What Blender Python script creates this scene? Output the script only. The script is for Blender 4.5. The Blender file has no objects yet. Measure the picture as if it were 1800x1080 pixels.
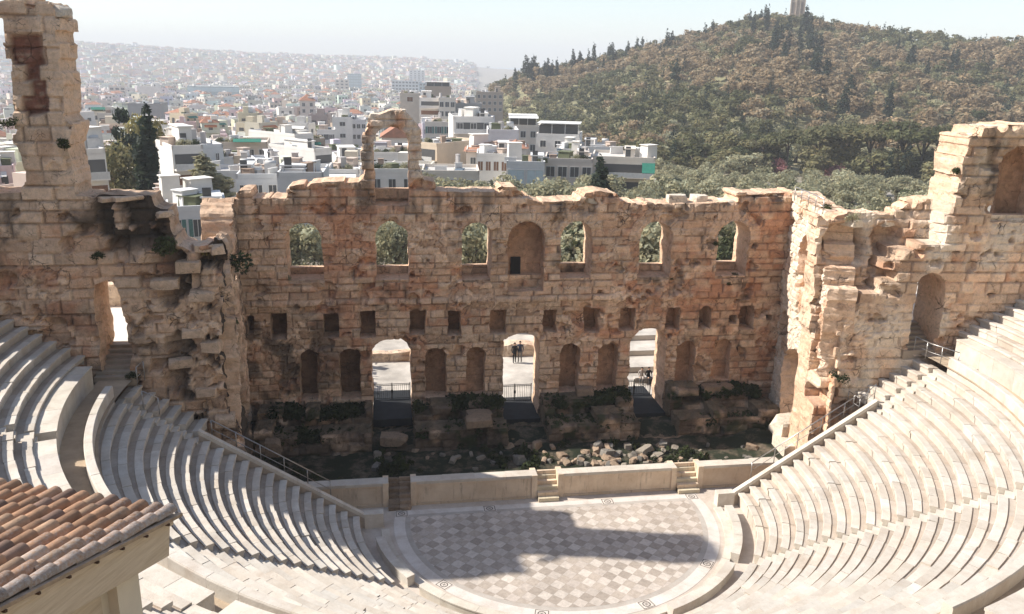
import bpy, math, random
import numpy as np
from mathutils import Vector, Matrix, noise as mnoise

sc = bpy.context.scene
COL = sc.collection
rad = math.radians
PI = math.pi
# ---------------------------------------------------------------- camera
CAM = np.array([-9.0711, -40.1793, 24.0116])
YAW, PITCH, ROLL, FPX = 9.005, 16.1382, 1.2116, 1458.98
_y, _p, _r = rad(YAW), rad(PITCH), rad(ROLL)
FWD = np.array([math.sin(_y)*math.cos(_p), math.cos(_y)*math.cos(_p), -math.sin(_p)])
_rt = np.array([math.cos(_y), -math.sin(_y), 0.0])
_up = np.cross(_rt, FWD)
RGT = math.cos(_r)*_rt + math.sin(_r)*_up
UPV = -math.sin(_r)*_rt + math.cos(_r)*_up
cam_d = bpy.data.cameras.new("camera")
cam = bpy.data.objects.new("camera", cam_d)
COL.objects.link(cam)
M = Matrix.Identity(4)
for i in range(3):
    M[i][0] = RGT[i]; M[i][1] = UPV[i]; M[i][2] = -FWD[i]; M[i][3] = CAM[i]
cam.matrix_world = M
cam_d.sensor_width = 36.0
cam_d.lens = FPX/1800.0*36.0
cam_d.clip_start = 0.5
cam_d.clip_end = 90000.0
sc.camera = cam
# ---------------------------------------------------------------- light
SUN_AZ, SUN_EL = 13.3, 39.3          # degrees behind the stage wall plane, from the left
TO_SUN = Vector((-math.cos(rad(SUN_AZ))*math.cos(rad(SUN_EL)), math.sin(rad(SUN_AZ))*math.cos(rad(SUN_EL)), math.sin(rad(SUN_EL))))
sun_d = bpy.data.lights.new("sun", 'SUN')
sun_d.energy = 4.05
sun_d.angle = rad(0.6)
sun_d.color = (1.0, 0.945, 0.86)
sun = bpy.data.objects.new("sun", sun_d)
sun.rotation_euler = TO_SUN.to_track_quat('Z', 'Y').to_euler()
sun.location = (-40, 20, 80)
COL.objects.link(sun)
world = bpy.data.worlds.new("World")
sc.world = world
world.use_nodes = True
wn = world.node_tree
for n in list(wn.nodes):
    wn.nodes.remove(n)
w_out = wn.nodes.new('ShaderNodeOutputWorld')
w_bg = wn.nodes.new('ShaderNodeBackground')
w_sky = wn.nodes.new('ShaderNodeTexSky')
w_sky.sky_type = 'NISHITA'
w_sky.sun_disc = False
w_sky.sun_elevation = rad(SUN_EL)
w_sky.sun_rotation = math.atan2(TO_SUN.x, TO_SUN.y)
w_sky.altitude = 100
w_sky.air_density = 1.0
w_sky.dust_density = 0.6
w_sky.ozone_density = 1.5
w_bg.inputs[1].default_value = 0.098
w_hs = wn.nodes.new('ShaderNodeHueSaturation')
w_hs.inputs['Saturation'].default_value = 0.85
wn.links.new(w_sky.outputs[0], w_hs.inputs['Color'])
wn.links.new(w_hs.outputs[0], w_bg.inputs[0])
wn.links.new(w_bg.outputs[0], w_out.inputs[0])
sc.view_settings.view_transform = 'Standard'
sc.view_settings.look = 'None'
sc.view_settings.exposure = 1.09
sc.view_settings.gamma = 1.0
sc.cycles.max_bounces = 6
sc.cycles.diffuse_bounces = 4
sc.cycles.glossy_bounces = 2
sc.cycles.transmission_bounces = 4
sc.cycles.transparent_max_bounces = 6
sc.cycles.volume_bounces = 0
sc.cycles.caustics_reflective = False
sc.cycles.caustics_refractive = False
sc.cycles.use_denoising = True
try:
    sc.cycles.denoiser = 'OPENIMAGEDENOISE'
except Exception:
    pass

RND = random.Random(7)
# ---------------------------------------------------------------- pixel (of the 1800x1080 photo) to place
def ray(px, py):
    return FWD + (px-900.0)/FPX*RGT - (py-540.0)/FPX*UPV
def at_y(px, py, Y):
    d = ray(px, py); t = (Y-CAM[1])/d[1]; return CAM + t*d
def at_z(px, py, z):
    d = ray(px, py); t = (z-CAM[2])/d[2]; return CAM + t*d
def at_d(px, py, dist):
    d = ray(px, py); return CAM + d*dist/math.hypot(d[0], d[1])
class Frame:
    """wall frame: origin O, along U, up Z, outward N"""
    def __init__(s, O, U):
        s.O = np.array(O, float); s.U = np.array(U, float)/np.linalg.norm(U)
        s.V = np.array([0, 0, 1.0]); s.N = np.cross(s.U, s.V)
    def P(s, u, v, w):
        return s.O + np.asarray(u)[..., None]*s.U + np.asarray(v)[..., None]*s.V + np.asarray(w)[..., None]*s.N
    def px(s, x, y):
        d = ray(x, y); t = ((s.O-CAM) @ s.N)/(d @ s.N); q = CAM + t*d - s.O
        return (float(q @ s.U), float(q @ s.V))
# ---------------------------------------------------------------- noise
def _hash(ix, iy, iz, seed):
    h = (ix.astype(np.int64)*374761393 + iy.astype(np.int64)*668265263 + iz.astype(np.int64)*2147483647 + seed*1274126177) & 0xFFFFFFFF
    h = (h ^ (h >> 13)) * 1274126177 & 0xFFFFFFFF
    h = (h ^ (h >> 16)) * 2246822519 & 0xFFFFFFFF
    h = h ^ (h >> 15)
    return (h & 0xFFFFFF)/float(0xFFFFFF)
def vnoise(x, y, z=0.0, seed=0):
    x = np.asarray(x, float); y = np.asarray(y, float); z = np.broadcast_to(np.asarray(z, float), x.shape)
    ix, iy, iz = np.floor(x), np.floor(y), np.floor(z)
    fx, fy, fz = x-ix, y-iy, z-iz
    fx = fx*fx*(3-2*fx); fy = fy*fy*(3-2*fy); fz = fz*fz*(3-2*fz)
    r = 0
    for a in (0, 1):
        wa = fx if a else 1-fx
        for b in (0, 1):
            wb = fy if b else 1-fy
            for c in (0, 1):
                wc = fz if c else 1-fz
                r = r + wa*wb*wc*_hash(ix+a, iy+b, iz+c, seed)
    return r
def fbm(x, y, z=0.0, octv=4, seed=0, gain=0.5):
    t = 0; a = 1.0; n = 0; f = 1.0
    x = np.asarray(x, float); y = np.asarray(y, float); z = np.asarray(z, float)
    for o in range(octv):
        t = t + a*vnoise(x*f+o*17.3, y*f-o*9.1, z*f+o*3.7, seed+o*31); n += a; a *= gain; f *= 2.03
    return t/n
def sstep(a, b, x):
    t = np.clip((np.asarray(x, float)-a)/(b-a), 0, 1); return t*t*(3-2*t)
def worley(u, v, seed=0):
    iu, iv = np.floor(u), np.floor(v)
    f1 = np.full(u.shape, 9.0); f2 = np.full(u.shape, 9.0); idr = np.zeros(u.shape)
    for a in (-1, 0, 1):
        for b in (-1, 0, 1):
            cx, cy = iu+a, iv+b; z = np.zeros_like(cx)
            px_ = cx + 0.12+0.76*_hash(cx, cy, z, seed); py_ = cy + 0.12+0.76*_hash(cx, cy, z, seed+5)
            d = np.hypot(u-px_, v-py_); hh = _hash(cx, cy, z, seed+9)
            m = d < f1
            f2 = np.where(m, f1, np.minimum(f2, d)); idr = np.where(m, hh, idr); f1 = np.where(m, d, f1)
    return f1, f2, idr
class Ashlar:
    """courses of squared blocks: id, centre and joint distance for points (u, v)"""
    def __init__(s, v0, v1, u0, u1, seed, hs=(0.42, 0.62), ls=(0.7, 1.6)):
        r = random.Random(seed); s.hv = [v0]
        while s.hv[-1] < v1: s.hv.append(s.hv[-1]+r.uniform(*hs))
        s.hv = np.array(s.hv); s.rows = []
        for k in range(len(s.hv)):
            e = [u0-r.uniform(0, 1)]
            while e[-1] < u1+1: e.append(e[-1]+r.uniform(*ls))
            s.rows.append(np.array(e))
        s.seed = seed
    def __call__(s, u, v):
        k = np.clip(np.searchsorted(s.hv, v, 'right')-1, 0, len(s.hv)-2)
        idr = np.zeros(u.shape); du = np.zeros(u.shape); uc = np.zeros(u.shape)
        for c in np.unique(k):
            m = k == c; e = s.rows[c]
            j = np.clip(np.searchsorted(e, u[m], 'right')-1, 0, len(e)-2)
            du[m] = np.minimum(u[m]-e[j], e[j+1]-u[m]); uc[m] = 0.5*(e[j]+e[j+1])
            idr[m] = _hash(j, np.full(j.shape, c), np.zeros(j.shape), s.seed)
        dv = np.minimum(v-s.hv[k], s.hv[k+1]-v); vc = 0.5*(s.hv[k]+s.hv[k+1])
        return idr, np.minimum(du, dv), uc, vc
def poly_sdf(P, u, v):
    """signed distance to polygon, positive inside"""
    P = np.asarray(P, float); d = np.full(u.shape, 1e9); s = np.ones(u.shape)
    n = len(P)
    for i in range(n):
        a = P[i]; b = P[i-1]; e = b-a
        wx, wy = u-a[0], v-a[1]
        t = np.clip((wx*e[0]+wy*e[1])/(e@e+1e-12), 0, 1)
        d = np.minimum(d, (wx-e[0]*t)**2+(wy-e[1]*t)**2)
        c1 = v >= a[1]; c2 = v < b[1]; c3 = e[0]*wy > e[1]*wx
        fl = (c1 & c2 & c3) | (~c1 & ~c2 & ~c3)
        s = np.where(fl, -s, s)
    return -s*np.sqrt(d)
def arch_sdf(u, v, u0, u1, v0, v1, flat=1.0):
    """positive inside an arched opening; flat<1 squashes the arch head"""
    r = 0.5*(u1-u0); uc = 0.5*(u0+u1); vs = v1-r*flat
    box = np.minimum(np.minimum(u-u0, u1-u), np.minimum(v-v0, vs-v+0*u))
    cap = (r-np.hypot(u-uc, (v-vs)/flat)); cap = np.where(v >= vs-0.001, cap, -1e3)
    body = np.where(v < vs, np.minimum(np.minimum(u-u0, u1-u), v-v0), -1e3)
    return np.maximum(cap, body)
def rect_sdf(u, v, u0, u1, v0, v1):
    return np.minimum(np.minimum(u-u0, u1-u), np.minimum(v-v0, v1-v))
# ---------------------------------------------------------------- objects
def tag(o, label=None, cat=None, group=None, kind=None):
    if label: o["label"] = label
    if cat: o["category"] = cat
    if group: o["group"] = group
    if kind: o["kind"] = kind
    return o
def empty(name, loc, label=None, cat=None, group=None, rz=0.0):
    o = bpy.data.objects.new(name, None); COL.objects.link(o)
    o.location = loc; o.rotation_euler = (0, 0, rz); o.empty_display_size = 0.3
    return tag(o, label, cat, group)
def link(name, me, parent=None, world_verts=True):
    o = bpy.data.objects.new(name, me); COL.objects.link(o)
    if parent is not None:
        o.parent = parent
        if world_verts:                   # vertices given in world space
            R = Matrix.Identity(4); q = parent
            while q is not None:
                R = (q.matrix_parent_inverse if q.parent else Matrix.Identity(4)) @ Matrix.LocRotScale(q.location, q.rotation_euler, q.scale) @ R; q = q.parent
            o.matrix_parent_inverse = R.inverted()
    return o
def fast_mesh(name, V, Q, mats, mi=None, col=None, smooth=None):
    """quads only, numpy"""
    me = bpy.data.meshes.new(name)
    V = np.asarray(V, np.float32); Q = np.asarray(Q, np.int32); n = len(Q)
    me.vertices.add(len(V)); me.vertices.foreach_set("co", V.ravel())
    me.loops.add(4*n); me.loops.foreach_set("vertex_index", Q.ravel())
    me.polygons.add(n); me.polygons.foreach_set("loop_start", np.arange(0, 4*n, 4, dtype=np.int32))
    try:
        me.polygons.foreach_set("loop_total", np.full(n, 4, np.int32))
    except Exception:
        pass
    for m in (mats if isinstance(mats, (list, tuple)) else [mats]): me.materials.append(m)
    if mi is not None: me.polygons.foreach_set("material_index", np.asarray(mi, np.int32))
    if smooth is not None:
        me.polygons.foreach_set("use_smooth", np.broadcast_to(np.asarray(smooth, bool), (n,)).copy())
    me.update(calc_edges=True); me.validate()
    if col is not None:
        a = me.color_attributes.new("col", 'FLOAT_COLOR', 'POINT')
        c = np.ones((len(V), 4), np.float32); c[:, :3] = col; a.data.foreach_set("color", c.ravel())
    return me
class MB:
    """small mesh builder with per-face material slots and colours"""
    def __init__(s): s.v = []; s.f = []; s.m = []; s.c = []; s.sm = []
    def add(s, verts, faces, m=0, c=None, smooth=False):
        b = len(s.v); s.v += [tuple(x) for x in verts]
        s.c += [c if c is not None else (1, 1, 1)]*len(verts)
        for f in faces: s.f.append(tuple(i+b for i in f)); s.m.append(m); s.sm.append(smooth)
    def box(s, c, d, m=0, rz=0.0, col=None, taper=1.0):
        x, y, z = d[0]/2, d[1]/2, d[2]/2; ca, sa = math.cos(rz), math.sin(rz); vs = []
        for (a, b, e) in ((-1,-1,-1),(1,-1,-1),(1,1,-1),(-1,1,-1),(-1,-1,1),(1,-1,1),(1,1,1),(-1,1,1)):
            t = taper if e > 0 else 1
            px, py = a*x*t, b*y*t
            vs.append((c[0]+px*ca-py*sa, c[1]+px*sa+py*ca, c[2]+e*z))
        s.add(vs, [(0,3,2,1),(4,5,6,7),(0,1,5,4),(1,2,6,5),(2,3,7,6),(3,0,4,7)], m, col)
    def beam(s, a, b, w, h, m=0, col=None):
        a = Vector(a); b = Vector(b); d = (b-a).normalized()
        side = d.cross(Vector((0, 0, 1)))
        side = side.normalized() if side.length > 1e-4 else Vector((1, 0, 0)); up = side.cross(d)
        vs = []
        for p in (a, b):
            for i, j in ((-1,-1),(1,-1),(1,1),(-1,1)): vs.append(p+side*(i*w/2)+up*(j*h/2))
        s.add(vs, [(0,1,2,3),(7,6,5,4),(0,4,5,1),(1,5,6,2),(2,6,7,3),(3,7,4,0)], m, col)
    def tube(s, pts, rr, m=0, seg=8, col=None, cap=True):
        pts = [Vector(p) for p in pts]; rr = rr if isinstance(rr, (list, tuple)) else [rr]*len(pts); rings = []
        for i, p in enumerate(pts):
            d = (pts[min(i+1, len(pts)-1)]-pts[max(i-1, 0)]).normalized()
            a = d.orthogonal().normalized() if abs(d.z) < 0.99 else Vector((1, 0, 0)); b = d.cross(a).normalized(); a = b.cross(d)
            rings.append([p+(a*math.cos(2*PI*k/seg)+b*math.sin(2*PI*k/seg))*rr[i] for k in range(seg)])
        vs = [v for r in rings for v in r]; fs = []
        for i in range(len(pts)-1):
            for k in range(seg):
                fs.append((i*seg+k, i*seg+(k+1) % seg, (i+1)*seg+(k+1) % seg, (i+1)*seg+k))
        if cap: fs += [tuple(reversed(range(seg))), tuple(range((len(pts)-1)*seg, len(pts)*seg))]
        s.add(vs, fs, m, col, smooth=True)
    def mesh(s, name, mats, col=False):
        me = bpy.data.meshes.new(name); me.from_pydata(s.v, [], s.f)
        for m in (mats if isinstance(mats, (list, tuple)) else [mats]): me.materials.append(m)
        me.polygons.foreach_set("material_index", np.array(s.m, np.int32))
        me.polygons.foreach_set("use_smooth", np.array(s.sm, bool))
        if col:
            a = me.color_attributes.new("col", 'FLOAT_COLOR', 'POINT')
            c = np.ones((len(s.v), 4), np.float32); c[:, :3] = np.array(s.c, np.float32); a.data.foreach_set("color", c.ravel())
        me.update(); return me
    def build(s, name, mats, parent=None, col=False, world_verts=True):
        return link(name, s.mesh(name, mats, col), parent, world_verts)
# ---------------------------------------------------------------- materials
def new_mat(name):
    m = bpy.data.materials.new(name); m.use_nodes = True
    nt = m.node_tree; b = nt.nodes["Principled BSDF"]
    b.inputs["Roughness"].default_value = 0.9
    b.inputs["Specular IOR Level"].default_value = 0.25
    return m, nt, b
def nd(nt, typ, **kw):
    n = nt.nodes.new(typ)
    for k, v in kw.items(): setattr(n, k, v)
    return n
def mixc(nt, a, b, fac, mode='MIX'):
    n = nd(nt, 'ShaderNodeMix', data_type='RGBA', blend_type=mode)
    for sock, val in ((n.inputs[0], fac), (n.inputs[6], a), (n.inputs[7], b)):
        if hasattr(val, 'is_linked'): nt.links.new(val, sock)
        elif isinstance(val, (int, float)): sock.default_value = val
        else: sock.default_value = (*val, 1)
    return n.outputs[2]
def noise_n(nt, scale, detail=4, rough=0.55, vec=None, dist=0.0):
    n = nd(nt, 'ShaderNodeTexNoise'); n.inputs['Scale'].default_value = scale
    n.inputs['Detail'].default_value = detail; n.inputs['Roughness'].default_value = rough
    n.inputs['Distortion'].default_value = dist
    if vec is not None: nt.links.new(vec, n.inputs['Vector'])
    return n.outputs[0]
def ramp(nt, src, stops):
    n = nd(nt, 'ShaderNodeValToRGB'); e = n.color_ramp.elements
    while len(e) < len(stops): e.new(0.5)
    for i, (p, c) in enumerate(stops):
        e[i].position = p; e[i].color = (*c, 1) if isinstance(c, tuple) else (c, c, c, 1)
    nt.links.new(src, n.inputs[0]); return n.outputs[0]
def bump(nt, b, src, dist, strength=1.0):
    n = nd(nt, 'ShaderNodeBump'); n.inputs['Distance'].default_value = dist; n.inputs['Strength'].default_value = strength
    nt.links.new(src, n.inputs['Height']); nt.links.new(n.outputs[0], b.inputs['Normal']); return n
def objco(nt): return nd(nt, 'ShaderNodeNewGeometry').outputs['Position']
def attr(nt, name): return nd(nt, 'ShaderNodeAttribute', attribute_name=name).outputs['Color']
def simple_mat(name, c, rough=0.9, var=0.25, scale=3.0, bumpd=0.0, metal=0.0):
    m, nt, b = new_mat(name); b.inputs['Roughness'].default_value = rough; b.inputs['Metallic'].default_value = metal
    n = noise_n(nt, scale, 5, 0.6, objco(nt))
    lo = tuple(x*(1-var) for x in c); hi = tuple(min(1, x*(1+var)) for x in c)
    nt.links.new(ramp(nt, n, [(0.3, lo), (0.7, hi)]), b.inputs['Base Color'])
    if bumpd: bump(nt, b, noise_n(nt, scale*6, 4, 0.6, objco(nt)), bumpd)
    return m
def attr_mat(name, rough=0.9, fine=6.0, amt=0.25, bumpd=0.03, bscale=9.0, spec=0.2):
    """base colour comes from the mesh (each block's own stone), broken up by fine noise"""
    m, nt, b = new_mat(name); b.inputs['Roughness'].default_value = rough; b.inputs['Specular IOR Level'].default_value = spec
    co = objco(nt)
    n = noise_n(nt, fine, 6, 0.65, co)
    k = ramp(nt, n, [(0.25, 1-amt), (0.75, 1+amt*0.8)])
    nt.links.new(mixc(nt, attr(nt, "col"), k, 1.0, 'MULTIPLY'), b.inputs['Base Color'])
    if bumpd: bump(nt, b, noise_n(nt, bscale, 6, 0.7, co), bumpd)
    return m
# ---------------------------------------------------------------- ruined masonry
def stone_mat():
    m, nt, b = new_mat("weathered_stone"); b.inputs['Roughness'].default_value = 0.95; b.inputs['Specular IOR Level'].default_value = 0.1
    co = objco(nt); n = noise_n(nt, 4.0, 8, 0.7, co); n2 = noise_n(nt, 17.0, 6, 0.75, co); n3 = noise_n(nt, 0.9, 5, 0.6, co)
    c = mixc(nt, attr(nt, "col"), ramp(nt, n, [(0.28, .74), (0.5, 1.0), (0.74, 1.20)]), 1.0, 'MULTIPLY')
    c = mixc(nt, c, ramp(nt, n2, [(0.25, .78), (0.5, 1.0), (0.75, 1.14)]), 1.0, 'MULTIPLY')
    # cracks and open joints finer than the mesh
    wv = nd(nt, 'ShaderNodeVectorMath', operation='MULTIPLY_ADD'); nn = nd(nt, 'ShaderNodeTexNoise'); nn.inputs['Scale'].default_value = 2.3; nn.inputs['Detail'].default_value = 4
    nt.links.new(co, nn.inputs['Vector']); nt.links.new(nn.outputs['Color'], wv.inputs[0]); wv.inputs[1].default_value = (.35, .35, .35); nt.links.new(co, wv.inputs[2])
    h = None
    for sc_, th_, mk in ((1.25, .028, .54), (3.0, .04, .52)):
        v = nd(nt, 'ShaderNodeTexVoronoi', feature='DISTANCE_TO_EDGE'); v.inputs['Scale'].default_value = sc_; nt.links.new(wv.outputs[0], v.inputs['Vector'])
        ln = ramp(nt, v.outputs['Distance'], [(0.0, 1.0), (th_, 0.0)]); ms = ramp(nt, noise_n(nt, 0.55*sc_, 5, .6, co), [(mk, 0.0), (mk+.12, .85)])
        k = nd(nt, 'ShaderNodeMath', operation='MULTIPLY'); nt.links.new(ln, k.inputs[0]); nt.links.new(ms, k.inputs[1])
        c = mixc(nt, c, (.055, .04, .03), k.outputs[0]); h = k.outputs[0] if h is None else h
    nt.links.new(c, b.inputs['Base Color'])
    a = nd(nt, 'ShaderNodeMath', operation='MULTIPLY_ADD'); nt.links.new(n2, a.inputs[0]); a.inputs[1].default_value = .4; nt.links.new(n, a.inputs[2])
    a2 = nd(nt, 'ShaderNodeMath', operation='SUBTRACT'); nt.links.new(a.outputs[0], a2.inputs[0]); nt.links.new(h, a2.inputs[1])
    bump(nt, b, a2.outputs[0], 0.10); return m
M_STONE = stone_mat()
CREAM, TAN, RED, DARK, PALE = (np.array(c) for c in ((.76, .56, .40), (.61, .395, .26), (.55, .27, .155), (.070, .056, .045), (.74, .64, .52)))
def lerp(a, b, t): return a + (b-a)*np.asarray(t)[..., None]
def stone(seed, ub, vb, rubble=0.45, red=0.45, dark=0.35, relief=1.0, hs=(0.42, 0.62), ls=(0.7, 1.6), pale=0.0, pockets=1.0, extra=None):
    ash = Ashlar(vb[0]-1, vb[1]+1, ub[0]-1, ub[1]+1, seed, hs, ls)
    def style(u, v):
        wu = u+0.11*(fbm(u*1.3, v*1.3, seed, 3, seed)-0.5); wv = v+0.11*(fbm(u*1.1+40, v*1.1, seed, 3, seed)-0.5)
        idr, jd, uc, vc = ash(wu, wv)
        f1, f2, idw = worley(wu*2.0, wv*2.5, seed)
        m = sstep(0.02, 0.10, rubble-1+fbm(u*0.27, v*0.3, seed*1.7, 4, seed+3)*1.02+0.0)
        wa = -0.11*(1-sstep(0.0, 0.08, jd))+(idr-0.5)*0.10
        wr = -0.09*(1-sstep(0.0, 0.26, f2-f1))+(idw-0.5)*0.11
        w = wa*(1-m)+wr*m
        w = w+(fbm(u*0.4, v*0.4, seed, 4, seed+11)-0.5)*0.30*relief+(fbm(u*2.2, v*2.2, seed, 3, seed+13)-0.5)*0.10*relief+(fbm(u*5, v*5, seed, 3, seed+15)-0.5)*0.10
        pk = sstep(0.66, 0.73, fbm(u*0.95, v*1.25, seed+70, 3, seed+17))*pockets
        w = w-0.38*pk
        tone = np.where(m > 0.5, idw, idr)*0.62+0.38*fbm(u*0.7, v*0.7, seed, 3, seed+23)
        c = lerp(TAN+0*u[..., None], CREAM, np.clip((tone-0.15)*1.5, 0, 1))
        big = fbm(u*0.17, v*0.2, seed+5, 5, seed+29, 0.6); b2 = _hash(np.floor(idr*997), np.floor(idw*13)*0, np.zeros(u.shape), seed+31)
        c = c*(0.74+0.44*_hash(np.floor(tone*4001), np.zeros(u.shape), np.zeros(u.shape), seed+3)*0+0.40*np.where(m > 0.5, idw, _hash(np.floor(idr*7919), np.zeros(u.shape), np.zeros(u.shape), seed+3)))[..., None]
        rm = sstep(0.60, 0.78, red*0.42+big*0.72+(b2-0.5)*0.16+(fbm(u*1.5, v*1.5, seed, 3, seed+37)-0.5)*0.35)
        c = lerp(c, RED, rm*0.8)
        vert = fbm(u*1.4, v*0.16, seed+8, 4, seed+41); dk = fbm(u*0.33, v*0.3, seed+9, 5, seed+43, 0.62)
        dm = sstep(0.60, 0.76, dark*0.40+dk*0.55+vert*0.26+(fbm(u*3.1, v*3.1, seed, 3, seed+47)-0.5)*0.22)
        c = lerp(c, DARK, dm*0.82)
        c = c*(0.72+0.56*fbm(u*0.12+5, v*0.16, seed+2, 4, seed+71))[..., None]
        grime = sstep(0.055, 0.0, jd)*(1-m)+sstep(0.11, 0.0, f2-f1)*m
        c = lerp(c, DARK*1.5, grime*0.44)
        pm = sstep(0.55, 0.7, pale*0.5+fbm(u*0.5+9, v*0.5, seed+10, 4, seed+53)*0.8)
        c = lerp(c, PALE, pm*0.75*(1 if pale > 0 else 0))
        if extra is not None: w, c = extra(u, v, w, c, idr, m)
        return w, c
    style.ash = ash
    return style
def masonry(name, fr, sdf, ub, vb, res, th, style, parent=None, mat=None, K=5, ragged=0.05, seed=1, side=None, dark_u=None):
    nu = max(2, int(round((ub[1]-ub[0])/res))); nv = max(2, int(round((vb[1]-vb[0])/res)))
    us = np.linspace(ub[0], ub[1], nu+1); vs = np.linspace(vb[0], vb[1], nv+1)
    uc, vc = np.meshgrid(0.5*(us[1:]+us[:-1]), 0.5*(vs[1:]+vs[:-1]), indexing='ij')
    solid = sdf(uc, vc) > 0
    U, V = np.meshgrid(us, vs, indexing='ij')
    S = sdf(U, V); e = res*0.5
    gx = (sdf(U+e, V)-sdf(U-e, V))/(2*e); gy = (sdf(U, V+e)-sdf(U, V-e))/(2*e)
    g2 = gx*gx+gy*gy; ok = (np.abs(S) < 1.1*res) & (g2 > 0.2) & (g2 < 4)
    sh = np.where(ok, np.clip(S, -0.75*res, 0.75*res), 0)/np.sqrt(np.maximum(g2, 1e-6))
    gn = np.sqrt(np.maximum(g2, 1e-6)); U2 = U-sh*gx/gn; V2 = V-sh*gy/gn
    W, C = style(U2, V2)
    pad = np.zeros((nu+2, nv+2), bool); pad[1:-1, 1:-1] = solid
    used = pad[:-1, :-1] | pad[1:, :-1] | pad[:-1, 1:] | pad[1:, 1:]
    idx = -np.ones((nu+1, nv+1), int); idx[used] = np.arange(used.sum())
    ci, cj = np.nonzero(solid)
    front = np.stack([idx[ci, cj], idx[ci+1, cj], idx[ci+1, cj+1], idx[ci, cj+1]], 1)
    VF = fr.P(U2[used], V2[used], W[used]); CF = C[used]; nF = len(VF)
    Wb = -th+(fbm(U2*1.5, V2*1.5, 5.0, 3, seed+100)-0.5)*0.2
    VB = fr.P(U2[used], V2[used], Wb[used])
    back = front[:, ::-1]+nF
    verts = [VF, VB]; cols = [CF, CF]; quads = [front, back]
    # side walls
    ed = []
    a, b = np.nonzero(pad[1:, 1:-1] & ~pad[:-1, 1:-1]); ed.append((a, b, a, b+1))          # left of a solid cell
    a, b = np.nonzero(pad[:-1, 1:-1] & ~pad[1:, 1:-1]); ed.append((a, b+1, a, b))          # right
    a, b = np.nonzero(pad[1:-1, 1:] & ~pad[1:-1, :-1]); ed.append((a+1, b, a, b))          # below
    a, b = np.nonzero(pad[1:-1, :-1] & ~pad[1:-1, 1:]); ed.append((a, b, a+1, b))          # above
    ia = np.concatenate([x[0] for x in ed]); ja = np.concatenate([x[1] for x in ed])
    ib = np.concatenate([x[2] for x in ed]); jb = np.concatenate([x[3] for x in ed])
    bm_ = np.zeros((nu+1, nv+1), bool); bm_[ia, ja] = True; bm_[ib, jb] = True
    bi = -np.ones((nu+1, nv+1), int); nb = bm_.sum(); bi[bm_] = np.arange(nb)
    base = 2*nF
    uu, vv, ww, wb = U2[bm_], V2[bm_], W[bm_], Wb[bm_]; g0, g1 = (gx/gn)[bm_], (gy/gn)[bm_]
    for k in range(K+1):
        t = k/K; off = 0 if k in (0, K) else 1
        n1 = (fbm(uu*2.3, vv*2.3, k*2.7+seed, 3, seed+7)-0.5)*2*ragged*1.6*off
        ww_k = ww*(1-t)+wb*t
        verts.append(fr.P(uu-g0*n1, vv-g1*n1, ww_k))
        j = vnoise(uu*2.1, vv*2.1, np.full(uu.shape, t*th*1.8), seed+61)
        cc = lerp(C[bm_]*0.5+0.5*TAN, CREAM, j*0.8)
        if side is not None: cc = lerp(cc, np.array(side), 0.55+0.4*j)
        if dark_u is not None: cc = lerp(cc, DARK*.8, sstep(dark_u, dark_u+.3, uu)*sstep(14.4, 13.6, vv)*sstep(.30, .45, fbm(vv*.8, uu*0+k*.4, 3, 4, 9)+.12)*.95)  # end face darkened: shade and growth of the gap put into its colour
        cols.append(cc)
        if k:
            A = base+(k-1)*nb; B = base+k*nb
            quads.append(np.stack([bi[ia, ja]+A, bi[ia, ja]+B, bi[ib, jb]+B, bi[ib, jb]+A], 1))
    Vt = np.concatenate(verts); Ct = np.concatenate(cols); Q = np.concatenate(quads)
    sm = np.zeros(len(Q), bool)
    me = fast_mesh(name, Vt, Q, mat or M_STONE, None, np.clip(Ct, 0, 1), sm)
    return link(name, me, parent)
def rock_mesh(name, size, seed, n=5, mat=None, base=None, facets=7, rough=0.06, var=0.15):
    """broken squared stone: rounded cuboid cut by random planes; origin at its underside"""
    r = random.Random(seed); g = np.linspace(-1, 1, n+1); vs = []; fs = []; key = {}
    def vid(p):
        k = tuple(np.round(p, 5))
        if k not in key: key[k] = len(vs); vs.append(k)
        return key[k]
    for ax in range(3):
        for sg in (-1, 1):
            for i in range(n):
                for j in range(n):
                    q = []
                    for (a, b) in ((i, j), (i+1, j), (i+1, j+1), (i, j+1)):
                        p = [0, 0, 0]; p[ax] = sg; p[(ax+1) % 3] = g[a]; p[(ax+2) % 3] = g[b]; q.append(vid(p))
                    fs.append(q if sg > 0 else q[::-1])
    V = np.array(vs, float)
    for k in range(facets):
        nrm = np.array([r.gauss(0, 1) for _ in range(3)]); nrm /= np.linalg.norm(nrm)
        lim = np.abs(nrm).sum()*r.uniform(0.68, 0.9); dd = V@nrm-lim; V = V-np.maximum(dd, 0)[:, None]*nrm
    V = V*(np.array(size)/2)
    s = seed*3.1; q = 1.2/max(0.25, min(size))
    nz = np.stack([fbm(V[:, 0]*q+s, V[:, 1]*q, V[:, 2]*q, 3, seed+k)-0.5 for k in range(3)], 1)
    V = V+nz*rough*2*min(size); V[:, 2] -= V[:, 2].min()
    base = CREAM if base is None else np.array(base)
    c = base*(1+var*2*(fbm(V[:, 0]*2+s, V[:, 1]*2, V[:, 2]*2, 4, seed+9)-0.5))[:, None]
    me = fast_mesh(name, V, np.array(fs), mat or M_STONE, None, np.clip(c, 0, 1), False)
    return me
def rock(name, loc, size, seed, rz=0.0, tilt=(0, 0), parent=None, base=None, n=5, **kw):
    o = bpy.data.objects.new(name, rock_mesh(name, size, seed, n, base=base, **kw)); COL.objects.link(o)
    o.location = loc; o.rotation_euler = (tilt[0], tilt[1], rz)
    if parent is not None:
        o.parent = parent; o.matrix_parent_inverse = Matrix.LocRotScale(parent.location, parent.rotation_euler, None).inverted()
    return o
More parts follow.
